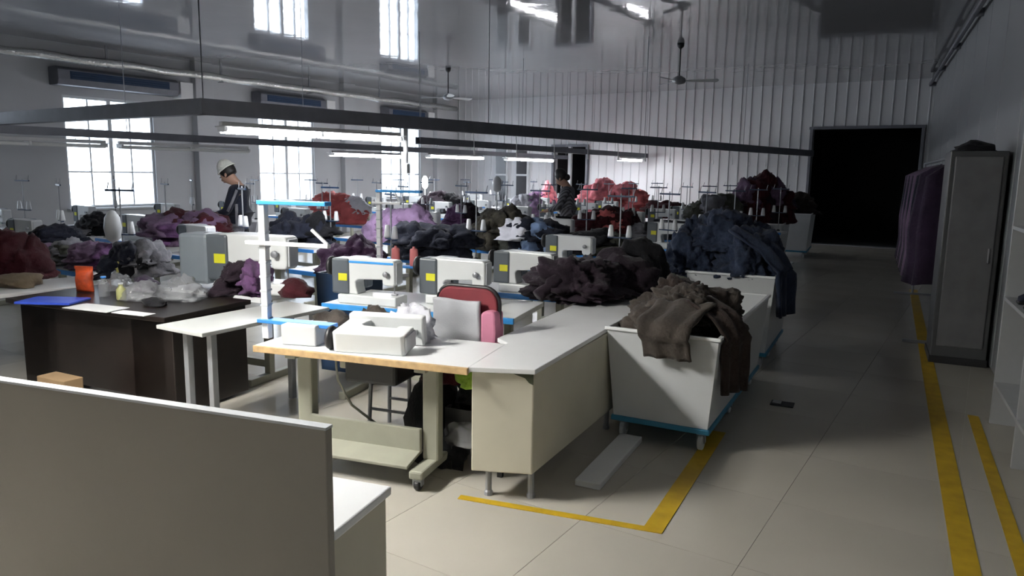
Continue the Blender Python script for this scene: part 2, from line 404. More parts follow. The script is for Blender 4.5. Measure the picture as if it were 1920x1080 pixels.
# wall air units
def air_unit(y, w_, z, label):
    t = thing('air_unit', label, 'air unit', (LX+0.17, y, z))
    MB().extrude([(-0.17, -0.16), (0.14, -0.16), (0.19, -0.05), (0.19, 0.12), (0.10, 0.18), (-0.17, 0.18)], -w_/2, w_/2).build('casing', M_tray, t, 0.015)
    MB().box((0.18, 0, 0.03), (0.03, w_*0.82, 0.15)).build('louvre_panel', M_navyb, t, 0.005)
    for s in (-0.045, 0, 0.045): MB().box((0.20, 0, 0.03+s), (0.02, w_*0.8, 0.012), rx=0).build('louvre', M_navyb, t)
    MB().box((0.02, w_/2+0.2, -0.02), (0.3, 0.3, 0.34)).build('junction_box', M_fix, t, 0.01)
    return t
air_unit(8.75, 2.5, 3.42, 'dark air unit above the first window')
air_unit(13.2, 2.1, 3.40, 'dark air unit above the second window')
air_unit(17.6, 1.8, 3.40, 'dark air unit above the far window')
# ceiling fans
def fan(x, y, z, rz, label):
    t = thing('ceiling_fan', label, 'fan', (x, y, z), rz)
    MB().tube([(0, 0, 0.08), (0, 0, CH-z-0.06)], 0.013, 8).build('downrod', M_black, t)
    MB().lathe((0, 0, CH-z-0.10), [(0.02, 0), (0.06, 0.04), (0.065, 0.10)], 14).build('canopy', M_black, t, smooth=True)
    MB().lathe((0, 0, -0.06), [(0.03, 0), (0.10, 0.02), (0.125, 0.06), (0.11, 0.11), (0.04, 0.15)], 18).build('motor', M_grey, t, smooth=True)
    for k in range(3):
        a = k*2*pi/3; R = Matrix.Rotation(a, 4, 'Z')
        bl = MB().add([R @ Vector(p) for p in [(0.1, -0.04, 0), (0.22, -0.06, 0.012), (0.66, -0.075, 0.02), (0.70, 0.0, 0.005), (0.66, 0.06, -0.02), (0.22, 0.05, -0.012), (0.1, 0.04, 0)]] +
                      [R @ Vector(p) for p in [(0.1, -0.04, 0.008), (0.22, -0.06, 0.02), (0.66, -0.075, 0.028), (0.70, 0.0, 0.013), (0.66, 0.06, -0.012), (0.22, 0.05, -0.004), (0.1, 0.04, 0.008)]],
                      [tuple(range(7))[::-1], tuple(range(7, 14))] + [(i, (i+1) % 7, (i+1) % 7+7, i+7) for i in range(7)])
        bl.build('blade', M_lgrey, t)
    return t
fan(-4.95, 13.3, 3.42, radians(20), 'ceiling fan hanging in front of the ribbed far wall')
fan(-10.75, 14.0, 3.42, radians(75), 'ceiling fan hanging near the left wall corner')
# pipe along the right wall top
rp = thing('conduit', 'dark conduit run along the top of the right wall', 'conduit')
q0 = Vector((rwx(6)-0.12, 6, 3.86)); q1 = Vector((rwx(20.3)-0.12, 20.3, 3.92))
MB().tube([q0, q1], 0.035, 8).build('conduit_pipe', M_tray, rp)
for i in range(6):
    p = q0+(q1-q0)*(i/5.0); MB().box((p.x+0.05, p.y, p.z), (0.14, 0.06, 0.1), rz=0).build('clip', M_tray, rp)

# ------------------------------------------------------------------ furniture in the foreground
def mk(px, py, z): return at_z(px, py, z)
RZ = radians(13.3)
# cabinet with tall back board, right in front of the camera
fc = thing('board_cabinet', 'white-topped cabinet with a tall taupe board across its front, nearest the camera', 'cabinet', (-1.54, 1.71, 0), RZ)
MB().box((-0.9, -0.165, 0.725), (1.80, 0.33, 0.03)).build('top', M_white, fc, 0.006)
MB().box((-0.9, -0.165, 0.395), (1.77, 0.31, 0.63)).build('body', M_beige, fc, 0.006)
MB().box((-0.9, -0.348, 0.535), (1.80, 0.03, 1.03)).build('back_board', M_board, fc, 0.004)
MB().box((-0.9, -0.348, 1.052), (1.80, 0.034, 0.008)).build('board_edging', M_lgrey, fc)
for xx in (-1.7, -0.1):
    for yy in (-0.27, -0.06): MB().box((xx, yy, 0.04), (0.04, 0.04, 0.08)).build('foot', M_grey, fc, 0.004)

def caster(p, parent, r=0.045, m=None):
    x, y = p
    c = MB().lathe((x, y-0.0, r), [(0.001, -0.016), (r*0.9, -0.016), (r, -0.010), (r, 0.010), (r*0.9, 0.016), (0.001, 0.016)], 14, 'X').build('caster', m or M_black, parent)
    MB().box((x, y, r*1.9), (0.05, 0.05, 0.014)).box((x+0.024, y, r*1.4), (0.006, 0.035, r)).box((x-0.024, y, r*1.4), (0.006, 0.035, r)).build('fork', M_grey, c)
    return c

def leg_frame(parent, x, m, zt, y0, y1, wd=0.10, dp_=0.075):
    l = MB().box((x, (y0+y1)/2-0.06, (0.11+zt)/2), (wd, dp_, zt-0.11)).build('leg', m, parent, 0.012)
    MB().box((x, (y0+y1)/2, 0.095), (0.085, y1-y0, 0.05)).build('foot_bar', m, l, 0.012)
    MB().box((x, (y0+y1)/2, zt-0.02), (0.07, (y1-y0)*0.8, 0.04)).build('top_bar', m, l, 0.006)
    return l
ft = thing('sewing_table', 'white sewing table with wood-coloured front edge, nearest in view', 'table', (-3.49, 2.71, 0), radians(13.6))
MB().prism([(0, 0.022), (1.33, 0.022), (1.33, 0.60), (0, 0.60)], 0.705, 0.74).build('tabletop', M_white, ft, 0.003)
MB().box((0.665, 0.011, 0.7205), (1.335, 0.022, 0.037)).build('edging', M_wood, ft, 0.003)
for xx in (0.19, 1.02):
    l = leg_frame(ft, xx, M_legs, 0.70, 0.02, 0.60)
    for yy in (0.06, 0.56): caster((xx, yy), ft, 0.033)
MB().box((0.605, 0.20, 0.225), (0.73, 0.03, 0.15)).build('footboard', M_legs, ft, 0.006)
MB().box((0.605, 0.12, 0.15), (0.73, 0.20, 0.02), rx=0.18).build('treadle', M_legs, ft, 0.004)
MB().box((0.605, 0.52, 0.12), (0.73, 0.05, 0.05)).build('rail', M_legs, ft, 0.006)
MB().box((0.62, 0.36, 0.60), (0.34, 0.24, 0.18)).build('motor_box', M_black, ft, 0.02)
MB().tube([(0.35, 0.30, 0.70), (0.38, 0.28, 0.5), (0.46, 0.30, 0.35), (0.62, 0.35, 0.22)], 0.008, 6).build('cable', M_legs, ft, smooth=True)
MB().box((0.42, 0.40, 0.63), (0.12, 0.14, 0.14)).build('control_box', M_beige, ft, 0.01)

# side cabinet continuing away along the aisle
sc = thing('side_cabinet', 'long beige cabinet with white top running along the aisle', 'cabinet')
MB().prism([(-2.20, 3.045), (-1.89, 3.20), (-2.30, 6.48), (-2.82, 6.42), (-2.46, 3.70), (-2.34, 3.63)], 0.715, 0.742).build('top', M_white, sc, 0.004)
MB().prism([(-2.205, 3.075), (-1.905, 3.215), (-2.05, 4.62), (-2.40, 4.60)], 0.16, 0.714).build('body', M_beige, sc, 0.008)
MB().prism([(-2.06, 4.66), (-2.41, 4.64), (-2.78, 6.36), (-2.32, 6.42)], 0.16, 0.714).build('rear_body', M_beige, sc, 0.008)
for (xx, yy) in ((-2.16, 3.18), (-1.95, 3.28), (-2.09, 4.52), (-2.36, 4.50), (-2.36, 6.3), (-2.7, 6.25)):
    MB().lathe((xx, yy, 0), [(0.024, 0), (0.024, 0.02), (0.018, 0.03), (0.018, 0.17)], 10).build('foot', M_grey, sc)
MB().add([(-2.000, 3.171, 0.71), (-1.908, 3.214, 0.71), (-1.908, 3.214, 0.655), (-1.925, 3.206, 0.665), (-1.945, 3.197, 0.69), (-2.000, 3.165, 0.71), (-1.906, 3.208, 0.71), (-1.906, 3.208, 0.655), (-1.925, 3.199, 0.665), (-1.945, 3.190, 0.69)], [(0, 1, 2, 3, 4), (9, 8, 7, 6, 5), (0, 5, 6, 1), (1, 6, 7, 2), (2, 7, 8, 3), (3, 8, 9, 4), (4, 9, 5, 0)]).build('chipped_corner', mat('dark_green_chip', (0.05, 0.06, 0.03), 0.7), sc)

# ------------------------------------------------------------------ carts
def make_cart(label, loc, rz, L=1.95, W=0.72, Ht=0.755):
    t = thing('laundry_cart', label, 'cart', loc, rz)
    z0 = 0.15; ins = 0.05
    bot = [(ins, ins), (W-ins, ins), (W-ins, L-ins), (ins, L-ins)]; top = [(0, 0), (W, 0), (W, L), (0, L)]
    th_ = 0.015
    cx, cy = W/2, L/2
    for k in range(4):
        a, b = bot[k], bot[(k+1) % 4]; c_, d_ = top[(k+1) % 4], top[k]
        def inn(p): return (p[0]+(th_ if p[0] < cx else -th_), p[1]+(th_ if p[1] < cy else -th_))
        vv = [(a[0], a[1], z0), (b[0], b[1], z0), (c_[0], c_[1], Ht), (d_[0], d_[1], Ht)]
        vv += [(*inn(a), z0), (*inn(b), z0), (*inn(c_), Ht), (*inn(d_), Ht)]
        MB().add(vv, [(0, 1, 2, 3), (7, 6, 5, 4), (0, 4, 5, 1), (1, 5, 6, 2), (2, 6, 7, 3), (3, 7, 4, 0)]).build('side_panel', M_cart, t)
    r = MB(); rw = 0.028
    r.box((cx, 0, Ht), (W+rw, rw, 0.022)); r.box((cx, L, Ht), (W+rw, rw, 0.022)); r.box((0, cy, Ht), (rw, L, 0.022)); r.box((W, cy, Ht), (rw, L, 0.022))
    r.build('rim', M_white, t, 0.006)
    MB().box((cx, cy, z0-0.005), (W-2*ins+0.03, L-2*ins+0.03, 0.035)).build('base', M_cblue, t, 0.006)
    for xx in (0.10, W-0.10):
        for yy in (0.12, L/2, L-0.12): caster((xx, yy), t, 0.055, M_lgrey)
    return t
make_cart('white plastic cart with blue base holding brown fleece garments', (-2.02, 4.33, 0), radians(5.2))
make_cart('white cart heaped with blue jackets behind the brown fleece cart', (-2.30, 6.62, 0), radians(6), L=1.3, W=0.78, Ht=0.86)
# white board on the floor beside the side cabinet
o = MB().box((0, 0, 0.02), (0.15, 0.85, 0.04)).build('white_plank', M_paper, bevel=0.006); o.location = (-1.80, 3.98, 0); o.rotation_euler = (0, 0, radians(7))
tag(o, 'white plank lying on the floor beside the beige cabinet', 'plank')
fs = thing('floor_socket', 'small black floor socket plate in the aisle', 'socket', (-1.20, 5.80, 0), radians(6))
MB().box((0, 0, 0.006), (0.17, 0.12, 0.012)).build('plate', M_black, fs, 0.004)
MB().box((-0.04, 0, 0.016), (0.06, 0.07, 0.01)).build('flap', M_grey, fs, 0.002)
# yellow floor tapes
def tape(name, p0, p1, wd, label):
    a = Vector((*p0, 0.003)); b = Vector((*p1, 0.003))
    return MB().bar(a, b, wd, 0.003)
tp = thing('corner_tape', 'yellow floor tape corner in front of the beige cabinet', 'floor tape')
MB().bar((-2.27, 3.06, 0.002), (-1.21, 3.31, 0.002), 0.05, 0.003).build('tape_strip', M_tape, tp)
MB().bar((-1.25, 3.285, 0.0025), (-1.42, 4.9, 0.0025), 0.10, 0.003).build('tape_strip', M_tape, tp)
o = MB().bar((0.24, 2.1, 0.002), (-0.88, 13.2, 0.002), 0.11, 0.003).build('aisle_tape', M_tape); tag(o, 'long yellow floor tape line along the right of the aisle', 'floor tape')
o = MB().bar((0.05, 6.35, 0.002), (0.42, 2.6, 0.002), 0.07, 0.003).build('short_tape', M_tape); tag(o, 'shorter yellow floor tape line by the white shelf unit', 'floor tape')

# ------------------------------------------------------------------ left desk group
dk = thing('wooden_desk', 'dark brown wooden desk cluttered with papers and bags', 'desk', (-6.25, 2.62, 0), radians(9))
MB().box((0.82, 0.41, 0.722), (1.66, 0.82, 0.036)).build('desktop', M_dark, dk, 0.006)
MB().box((0.82, 0.10, 0.41), (1.58, 0.02, 0.58)).build('modesty_panel', M_dark, dk)
for xx in (0.22, 1.42):
    p = MB().box((xx, 0.44, 0.36), (0.40, 0.70, 0.68)).build('pedestal', M_dark, dk, 0.006)
    for k in range(3):
        dr = MB().box((xx, 0.80, 0.18+k*0.21), (0.36, 0.02, 0.19)).build('drawer', M_dark, dk, 0.004)
        MB().box((xx, 0.815, 0.18+k*0.21), (0.10, 0.015, 0.015)).build('handle', M_grey, dr)
wt = thing('narrow_table', 'narrow white table on slim grey legs beside the dark desk', 'table', (-4.50, 2.74, 0), radians(2))
MB().box((0.24, 0.55, 0.718), (0.46, 1.10, 0.026)).build('tabletop', mat('pale_grey_laminate', (0.46, 0.47, 0.46), 0.35, var=0.03), wt, 0.004)
for xx in (0.16, 0.40):
    for yy in (0.12, 1.0): MB().box((xx, yy, 0.355), (0.045, 0.045, 0.70)).build('leg', M_grey, wt, 0.004)
MB().box((0.28, 0.12, 0.12), (0.26, 0.03, 0.03)).build('rail', M_lgrey, wt)
lt = thing('side_table', 'white table at the left edge with a beige cushion on it', 'table', (-7.12, 2.25, 0), radians(-4))
MB().box((0.33, 0.65, 0.725), (0.62, 1.30, 0.03)).build('tabletop', M_white, lt, 0.004)
for xx in (0.06, 0.60):
    for yy in (0.06, 1.24): MB().box((xx, yy, 0.355), (0.04, 0.04, 0.71)).build('leg', M_grey, lt)

# ------------------------------------------------------------------ sewing machines, tables, thread stands (built once, then copied)
def make_machine(label, loc, rz, m=None, sticker=True, group=None, sc_=1.0, motor=True):
    m = m or M_mach
    t = thing('sewing_machine', label, 'sewing machine', loc, rz, group); t.scale = (sc_,)*3
    MB().box((0.24, 0, 0.035), (0.50, 0.19, 0.07)).build('bed', m, t, 0.012)
    MB().extrude([(0.0, 0.07), (0.15, 0.07), (0.135, 0.12), (0.13, 0.165), (0.15, 0.185), (0.36, 0.195), (0.36, 0.17), (0.375, 0.15), (0.455, 0.15), (0.465, 0.17), (0.465, 0.325), (0.45, 0.34), (0.02, 0.345), (0.0, 0.33)], -0.065, 0.065).build('arm', m, t, 0.018, seg=3)
    fp_ = MB().box((0.468, 0, 0.245), (0.012, 0.10, 0.16)).build('face_plate', M_lgrey, t, 0.004)
    MB().tube([(0.43, 0, 0.15), (0.43, 0, 0.085)], 0.006, 6).build('needle_bar', M_grey, t)
    MB().box((0.43, 0, 0.078), (0.045, 0.03, 0.012)).build('presser_foot', M_grey, t, 0.002)
    MB().lathe((-0.13 if motor else -0.055, 0, 0.27), [(0.03, 0), (0.07, 0.004), (0.075, 0.02), (0.07, 0.036), (0.02, 0.045), (0.02, 0.06)], 18, 'X').build('handwheel', M_black, t, smooth=True)
    MB().lathe((0.40, -0.10, 0.24), [(0.006, 0), (0.02, 0.004), (0.022, 0.018), (0.012, 0.035)], 12, 'Y').build('tension_dial', M_grey, t)
    if motor: MB().box((0.07, 0.12, 0.22), (0.16, 0.10, 0.24)).build('motor_cover', M_machg, t, 0.015)
    if motor:
        MB().box((0.005, 0.0, 0.205), (0.15, 0.155, 0.27)).build('drive_housing', M_housing, t, 0.014)
        if sticker: MB().box((0.03, -0.0785, 0.20), (0.075, 0.004, 0.055)).build('sticker', M_yellow, t)
    else: MB().box((0.07, -0.069, 0.26), (0.10, 0.006, 0.08)).build('dial_panel', M_machg, t, 0.002)
    return t
def make_table(label, loc, rz, group=None, Lx=1.15, D=0.55, edge=None):
    t = thing('machine_table', label, 'table', loc, rz, group)
    MB().box((Lx/2, D/2+0.01, 0.722), (Lx, D-0.02, 0.036)).build('tabletop', M_white, t, 0.003)
    MB().box((Lx/2, 0.009, 0.722), (Lx+0.004, 0.02, 0.042)).build('edging', edge or M_blue, t, 0.002)
    for xx in (0.16, Lx-0.16):
        l = MB().box((xx, D/2, 0.37), (0.06, 0.06, 0.66)).build('leg', M_legs, t, 0.006)
        MB().box((xx, D/2, 0.03), (0.06, D, 0.06)).build('foot_bar', M_legs, l, 0.006)
    MB().box((Lx/2, D/2, 0.14), (Lx-0.32, 0.05, 0.06)).build('rail', M_legs, t)
    return t
def make_stand(label, loc, rz, group=None, h=0.80, spools=(0, 1)):
    t = thing('thread_stand', label, 'thread stand', loc, rz, group)
    MB().tube([(0, 0, 0), (0, 0, h)], 0.008, 6).build('pole', M_grey, t)
    MB().lathe((0, 0, 0), [(0.03, 0), (0.03, 0.02), (0.012, 0.03)], 10).build('foot', M_black, t)
    MB().box((0, 0, h-0.03), (0.30, 0.016, 0.02)).build('guide_bar', M_navyb, t)
    MB().box((0, 0, h*0.42), (0.26, 0.03, 0.014)).build('spool_bar', M_navyb, t)
    for s in spools:
        MB().lathe(((-0.10, 0.10)[s], 0, h*0.42+0.007), [(0.035, 0), (0.034, 0.02), (0.022, 0.12), (0.012, 0.125)], 12).build('thread_cone', (M_white, M_lgrey)[s], t, smooth=True)
    for s in (-0.13, 0.13): MB().tube([(s, 0, h-0.03), (s+0.02, 0, h+0.05)], 0.005, 5).build('thread_hook', M_grey, t)
    return t

# ------------------------------------------------------------------ garments
def fold(q, seed):
    a = noise.noise(q*1.1 + Vector((seed*7.3, seed*1.9, -seed*3.1)))
    b = noise.noise(q*2.3 + Vector((-seed*2.7, seed*5.3, seed*1.1)))
    c = noise.noise(q*4.9 + Vector((seed*0.7, -seed*4.3, seed*2.3)))
    return (1-2.4*abs(a))*0.45 + (2.4*abs(b)-0.8)*0.36 + (1-2.4*abs(c))*0.22
_ico = {}
def ico(n):
    if n not in _ico:
        bm = bmesh.new(); bmesh.ops.create_icosphere(bm, subdivisions=n, radius=1.0)
        _ico[n] = ([v.co.copy() for v in bm.verts], [tuple(v.index for v in f.verts) for f in bm.faces]); bm.free()
    return _ico[n]
def lump_mesh(r, seed, sub=4, amp=0.24):
    vs_, fs_ = ico(sub); rnd = random.Random(seed); a = rnd.uniform(0, pi)
    R = Matrix.Rotation(a, 3, 'Z'); out = []; so = Vector((seed*1.7 % 31, seed*0.3 % 17, seed*2.9 % 23))
    for n in vs_:
        q = R @ n
        w1 = noise.noise(n*1.4 + so); w2 = noise.noise(n*1.9 - so); w3 = noise.noise(n*3.0 + so*2)
        q = Vector((q.x*0.8 + 0.55*w2, q.y*2.6 + 0.6*w1, q.z*1.5 + 0.4*w3))
        k = 1 + 0.42*w1 + 0.16*w3 + amp*1.15*fold(q*1.25, seed*0.37+1)
        p = n*max(k, 0.35)
        z = p.z
        if z < 0:
            z *= 0.5; p = p*(1+0.22*min(1, -n.z*2))       # cloth spreads where it meets the table
        z = max(z, -0.32)
        out.append((p.x*r[0], p.y*r[1], (z+0.32)/1.4*r[2]))
    return MB().add(out, fs_)
def sleeve(mb, p0, p1, r, seed, sag=0.05, n=12):
    rnd = random.Random(seed); p0 = Vector(p0); p1 = Vector(p1); pts = []; rr = []
    for i in range(n+1):
        t = i/n; p = p0.lerp(p1, t) + Vector((rnd.uniform(-.01, .01), rnd.uniform(-.01, .01), sin(pi*t)*sag + rnd.uniform(-.008, .008)))
        pts.append(p); rr.append(r*(1.15-0.35*t)*(1+0.16*sin(i*2.1+seed)))
    mb.tube(pts, rr, 10); return mb
def garment(loc, r, m, seed, label, group=None, cat='garment', rz=0.0, sub=4, sleeves=None, name='jacket', amp=0.24):
    t = lump_mesh(r, seed, sub, amp)
    if not sleeves:
        o = t.build(name, m, smooth=True); o.location = loc; o.rotation_euler = (0, 0, rz); return tag(o, label, cat, group)
    root = thing(name, label, cat, loc, rz, group)
    t.build('body', m, root, smooth=True)
    for i, (a, b, rad) in enumerate(sleeves): sleeve(MB(), a, b, rad, seed+i).build('sleeve', m, root, smooth=True)
    return root
def heap(c, ext, n, ms, label, group, seed, base=0.742, size=(0.3, 0.24, 0.22), sub=3, name='jacket', peak=0.35, slv=False):
    """n garments piled over the patch c +- ext, higher in the middle"""
    rnd = random.Random(seed)
    for i in range(n):
        u, v = rnd.uniform(-1, 1), rnd.uniform(-1, 1)
        if i >= n*0.6: u *= 0.55; v *= 0.55
        lift = peak*max(0, 1-max(abs(u), abs(v)))*(0.0 if i < n*0.5 else 1.0)
        s = rnd.uniform(0.8, 1.2)
        r = (size[0]*s, size[1]*rnd.uniform(0.8, 1.2), size[2]*rnd.uniform(0.8, 1.25))
        sl = None
        if slv and i % 2 == 0:
            aa = rnd.uniform(0, 2*pi); d = Vector((cos(aa), sin(aa), 0))
            sl = [((d.x*r[0]*.5, d.y*r[1]*.5, r[2]*.75), (d.x*(r[0]+.16), d.y*(r[1]+.16), max(0.06, r[2]*.3)-0.0), 0.055)]
        garment((c[0]+u*ext[0], c[1]+v*ext[1], base+lift), r, ms[i % len(ms)], seed*13+i, label, group, rz=rnd.uniform(0, pi), sub=sub, sleeves=sl, name=name)

CL = dict(
    brown=cloth('brown_fleece', (0.046, 0.037, 0.031)), dbrown=cloth('dark_brown', (0.028, 0.019, 0.016)),
    blue=cloth('slate_blue', (0.019, 0.028, 0.053)), navy=cloth('navy', (0.010, 0.012, 0.022)), dplum=cloth('dark_plum', (0.016, 0.009, 0.015)),
    plum=cloth('plum', (0.046, 0.019, 0.050)), maroon=cloth('maroon', (0.042, 0.006, 0.010)), coral=cloth('coral', (0.550, 0.130, 0.130)),
    pink=cloth('bright_pink', (0.750, 0.240, 0.280)), lav=cloth('lavender', (0.460, 0.310, 0.520)), mauve=cloth('mauve', (0.120, 0.075, 0.125)),
    white=cloth('white', (0.720, 0.720, 0.780), 0.1), black=cloth('black', (0.007, 0.007, 0.009)), olive=cloth('olive_grey', (0.062, 0.065, 0.053)),
    camo=cloth('camouflage', (0.034, 0.030, 0.022), 0.9, 9.0), lblue=cloth('pale_blue', (0.180, 0.260, 0.420)), beige=cloth('beige', (0.160, 0.124, 0.080)),
    grey=cloth('mid_grey', (0.152, 0.152, 0.168)), purple=cloth('purple', (0.112, 0.052, 0.128)), dkpur=cloth('dark_violet', (0.028, 0.017, 0.037)))

# brown fleece on the near cart
gg = 'brown fleece garments in the near cart'
for i, (x, y, r, mt, zz, lab) in enumerate([(-1.76, 4.70, (0.24, 0.25, 0.28), 'brown', 0.62, 'brown fleece jacket at the front of the near cart'), (-1.60, 5.02, (0.20, 0.28, 0.28), 'dbrown', 0.62, 'dark brown fleece jacket at the aisle side of the near cart'),
        (-1.88, 5.15, (0.23, 0.28, 0.27), 'brown', 0.62, 'brown fleece jacket at the table side of the near cart'), (-1.66, 4.80, (0.22, 0.20, 0.22), 'brown', 0.78, 'brown fleece jacket on top at the front of the near cart'),
        (-1.78, 5.03, (0.20, 0.20, 0.22), 'dbrown', 0.80, 'dark brown fleece jacket on top in the near cart'), (-1.62, 5.30, (0.16, 0.18, 0.24), 'brown', 0.70, 'brown fleece jacket farthest back in the near cart')]):
    garment((x, y, zz), r, CL[mt], 40+i, lab, gg, rz=i*0.8, name='fleece_jacket', sub=5, amp=0.30)
def hang(label, pts, wd, th_, m, seed, name='hanging_sleeve', group=None, cat='garment'):
    """a strip of cloth with folds following a path over an edge"""
    P = [Vector(p) for p in pts]; n = 22; mseg = 14
    L = [0]
    for a, b in zip(P[:-1], P[1:]): L.append(L[-1]+(b-a).length)
    side = None; vv = []
    for i in range(n+1):
        s = L[-1]*i/n; k = max(j for j in range(len(P)-1) if L[j] <= s+1e-9); t = (s-L[k])/(L[k+1]-L[k])
        p = P[k].lerp(P[k+1], t)
        d = (P[min(k+1, len(P)-1)]-P[k]).normalized()
        if side is None:
            side = Vector((P[-1]-P[0])); side.z = 0; side = side.normalized() if side.length > 1e-3 else Vector((1, 0, 0)); side = Vector((-side.y, side.x, 0))
        nn = side.cross(d).normalized()
        if nn.z < -0.2: nn = -nn
        for j in range(mseg+1):
            v = (j/mseg-0.5)
            ww_ = wd*(1+0.18*noise.noise(Vector((seed, s*5, 0))))*(1-0.25*i/n)
            off = th_*(1.0-0.6*abs(2*v)**2) + th_*0.7*sin(v*15+seed+2*noise.noise(Vector((v*3, s*4, seed))))
            vv.append(p + side*v*ww_ + nn*off)
    ff = [(i*(mseg+1)+j, i*(mseg+1)+j+1, (i+1)*(mseg+1)+j+1, (i+1)*(mseg+1)+j) for i in range(n) for j in range(mseg)]
    o = MB().add(vv, ff).build(name, m, smooth=True)
    md = o.modifiers.new('thickness', 'SOLIDIFY'); md.thickness = 0.018
    return tag(o, label, cat, group)
hang('dark brown sleeve hanging down the aisle side of the near cart', [(-1.55, 4.72, 0.93), (-1.33, 4.62, 0.86), (-1.24, 4.60, 0.72), (-1.235, 4.60, 0.38)], 0.30, 0.022, CL['dbrown'], 3, 'fleece_sleeve')
hang('brown fleece flap hanging over the front rim of the near cart', [(-1.60, 4.62, 0.92), (-1.62, 4.30, 0.83), (-1.60, 4.24, 0.74), (-1.58, 4.25, 0.62)], 0.40, 0.022, CL['brown'], 8, 'fleece_flap')
# blue jackets on the second cart
gg = 'slate blue jackets on the second cart'
for i, (x, y, r, zz, lab) in enumerate([(-2.36, 6.98, (0.24, 0.28, 0.46), 0.80, 'slate blue jacket at the left front of the blue heap'), (-1.88, 6.95, (0.28, 0.28, 0.44), 0.80, 'slate blue jacket at the right front of the blue heap'),
        (-1.92, 7.42, (0.24, 0.28, 0.46), 0.80, 'slate blue jacket at the right rear of the blue heap'), (-2.35, 7.5, (0.28, 0.3, 0.46), 0.8, 'slate blue jacket at the left rear of the blue heap'),
        (-2.14, 7.05, (0.27, 0.24, 0.36), 1.04, 'slate blue jacket on top of the blue heap, nearer the camera'), (-2.2, 7.38, (0.24, 0.22, 0.32), 1.06, 'slate blue jacket on top of the blue heap, farther back')]):
    garment((x, y, zz), r, CL['blue'], 60+i, lab, gg, rz=i*0.9, sub=5 if i in (0, 1, 4) else 4, amp=0.30)
hang('slate blue jacket hanging off the aisle side of the second cart', [(-1.95, 6.95, 1.24), (-1.62, 6.9, 1.06), (-1.47, 6.88, 0.86), (-1.45, 6.88, 0.50)], 0.46, 0.035, CL['blue'], 5, 'blue_jacket')
# dark plum garments on the side cabinet top
garment((-2.80, 5.40, 0.744), (0.34, 0.46, 0.34), CL['dplum'], 71, 'dark plum garment heap on the middle of the side cabinet', None, sub=5, rz=0.4, sleeves=[((0.1, -0.2, 0.26), (-0.25, -0.5, 0.07), 0.06)], amp=0.3)
garment((-2.66, 5.86, 0.744), (0.30, 0.34, 0.33), CL['dplum'], 72, 'dark plum garment against the black bundle on the side cabinet', None, sub=4, rz=1.4, amp=0.3)
garment((-2.60, 6.28, 0.744), (0.26, 0.22, 0.42), CL['black'], 73, 'near-black rounded bundle at the far end of the side cabinet', None, sub=4, rz=0.2)

# ------------------------------------------------------------------ row A stations behind the near table
tbl = make_table('white blue-edged machine table behind the maroon chair', (-4.20, 3.90, 0), radians(13.5), Lx=1.54, D=0.74, edge=M_sky)
bsm = make_machine('white blue-striped sewing machine on the table behind the maroon chair', (-4.13, 4.08, 0.742), radians(13), sc_=1.0)
MB().box((0.235, -0.066, 0.318), (0.44, 0.006, 0.016)).build('blue_stripe', M_sky, bsm)
make_table('second blue-edged machine table from the maroon chair', (-4.02, 5.02, 0), radians(10), Lx=1.24)
make_machine('pale sewing machine just behind the maroon chair top', (-3.58, 4.46, 0.742), radians(11), sc_=1.02)
make_machine('pale sewing machine beside the dark plum heap', (-3.46, 5.30, 0.742), radians(8), sc_=1.0)
o = make_machine('white sewing machine tipped back on the nearest table', (-3.12, 3.16, 0.836), radians(16), sc_=0.92, motor=False)
o.rotation_euler = (radians(97), 0, radians(20))
garment((-3.16, 3.38, 0.742), (0.13, 0.07, 0.15), CL['brown'], 95, 'brown scrap heap behind the tipped machine', None, sub=4, cat='scrap', name='scrap_heap', amp=0.4)
garment((-2.90, 3.40, 0.742), (0.14, 0.09, 0.20), CL['white'], 96, 'white cloth scrap heap behind the tipped machine', None, sub=4, cat='scrap', name='scrap_heap', amp=0.4)
o = MB().box((0, 0, 0.06), (0.22, 0.16, 0.12)).build('white_box', M_paper, bevel=0.008); o.location = (-3.30, 2.93, 0.741); o.rotation_euler = (0, 0, radians(20)); tag(o, 'small white box at the left end of the nearest table', 'box')

# white wrapped stand frames
def frame_stand(label, loc, rz, h, reach, midz, midr, sh=0.55):
    t = thing('stand_frame', label, 'thread stand', loc, rz)
    MB().box((0, 0, h/2), (0.045, 0.045, h)).build('post', M_white, t, 0.006)
    for k in range(7):
        MB().box((0, 0, 0.12+k*(h-0.2)/7), (0.051, 0.051, 0.012), rx=0.2).build('tape_wrap', M_lgrey, t)
    MB().box((reach/2-0.02, 0, h+0.012), (reach, 0.07, 0.024)).build('top_bar', M_sky, t, 0.004)
    MB().box((0.21, 0.0, 0.11), (0.50, 0.09, 0.022)).build('spool_bar', M_blue, t, 0.004)
    MB().box((midr*0.32, -0.03, midz), (midr, 0.035, 0.022)).build('middle_bar', M_white, t, 0.004)
    MB().tube([(midr*0.8, -0.03, midz+0.01), (midr*0.62, -0.03, midz+0.09)], 0.01, 6).build('hook', M_white, t)
    return t
frame_stand('white wrapped thread frame with blue top on the nearest table', (-3.57, 2.88, 0.742), radians(14), 0.80, 0.46, 0.575, 0.56)
frame_stand('white wrapped thread frame with blue top behind the second table', (-4.84, 5.24, 0.742), radians(14), 0.80, 0.46, 0.70, 0.30)
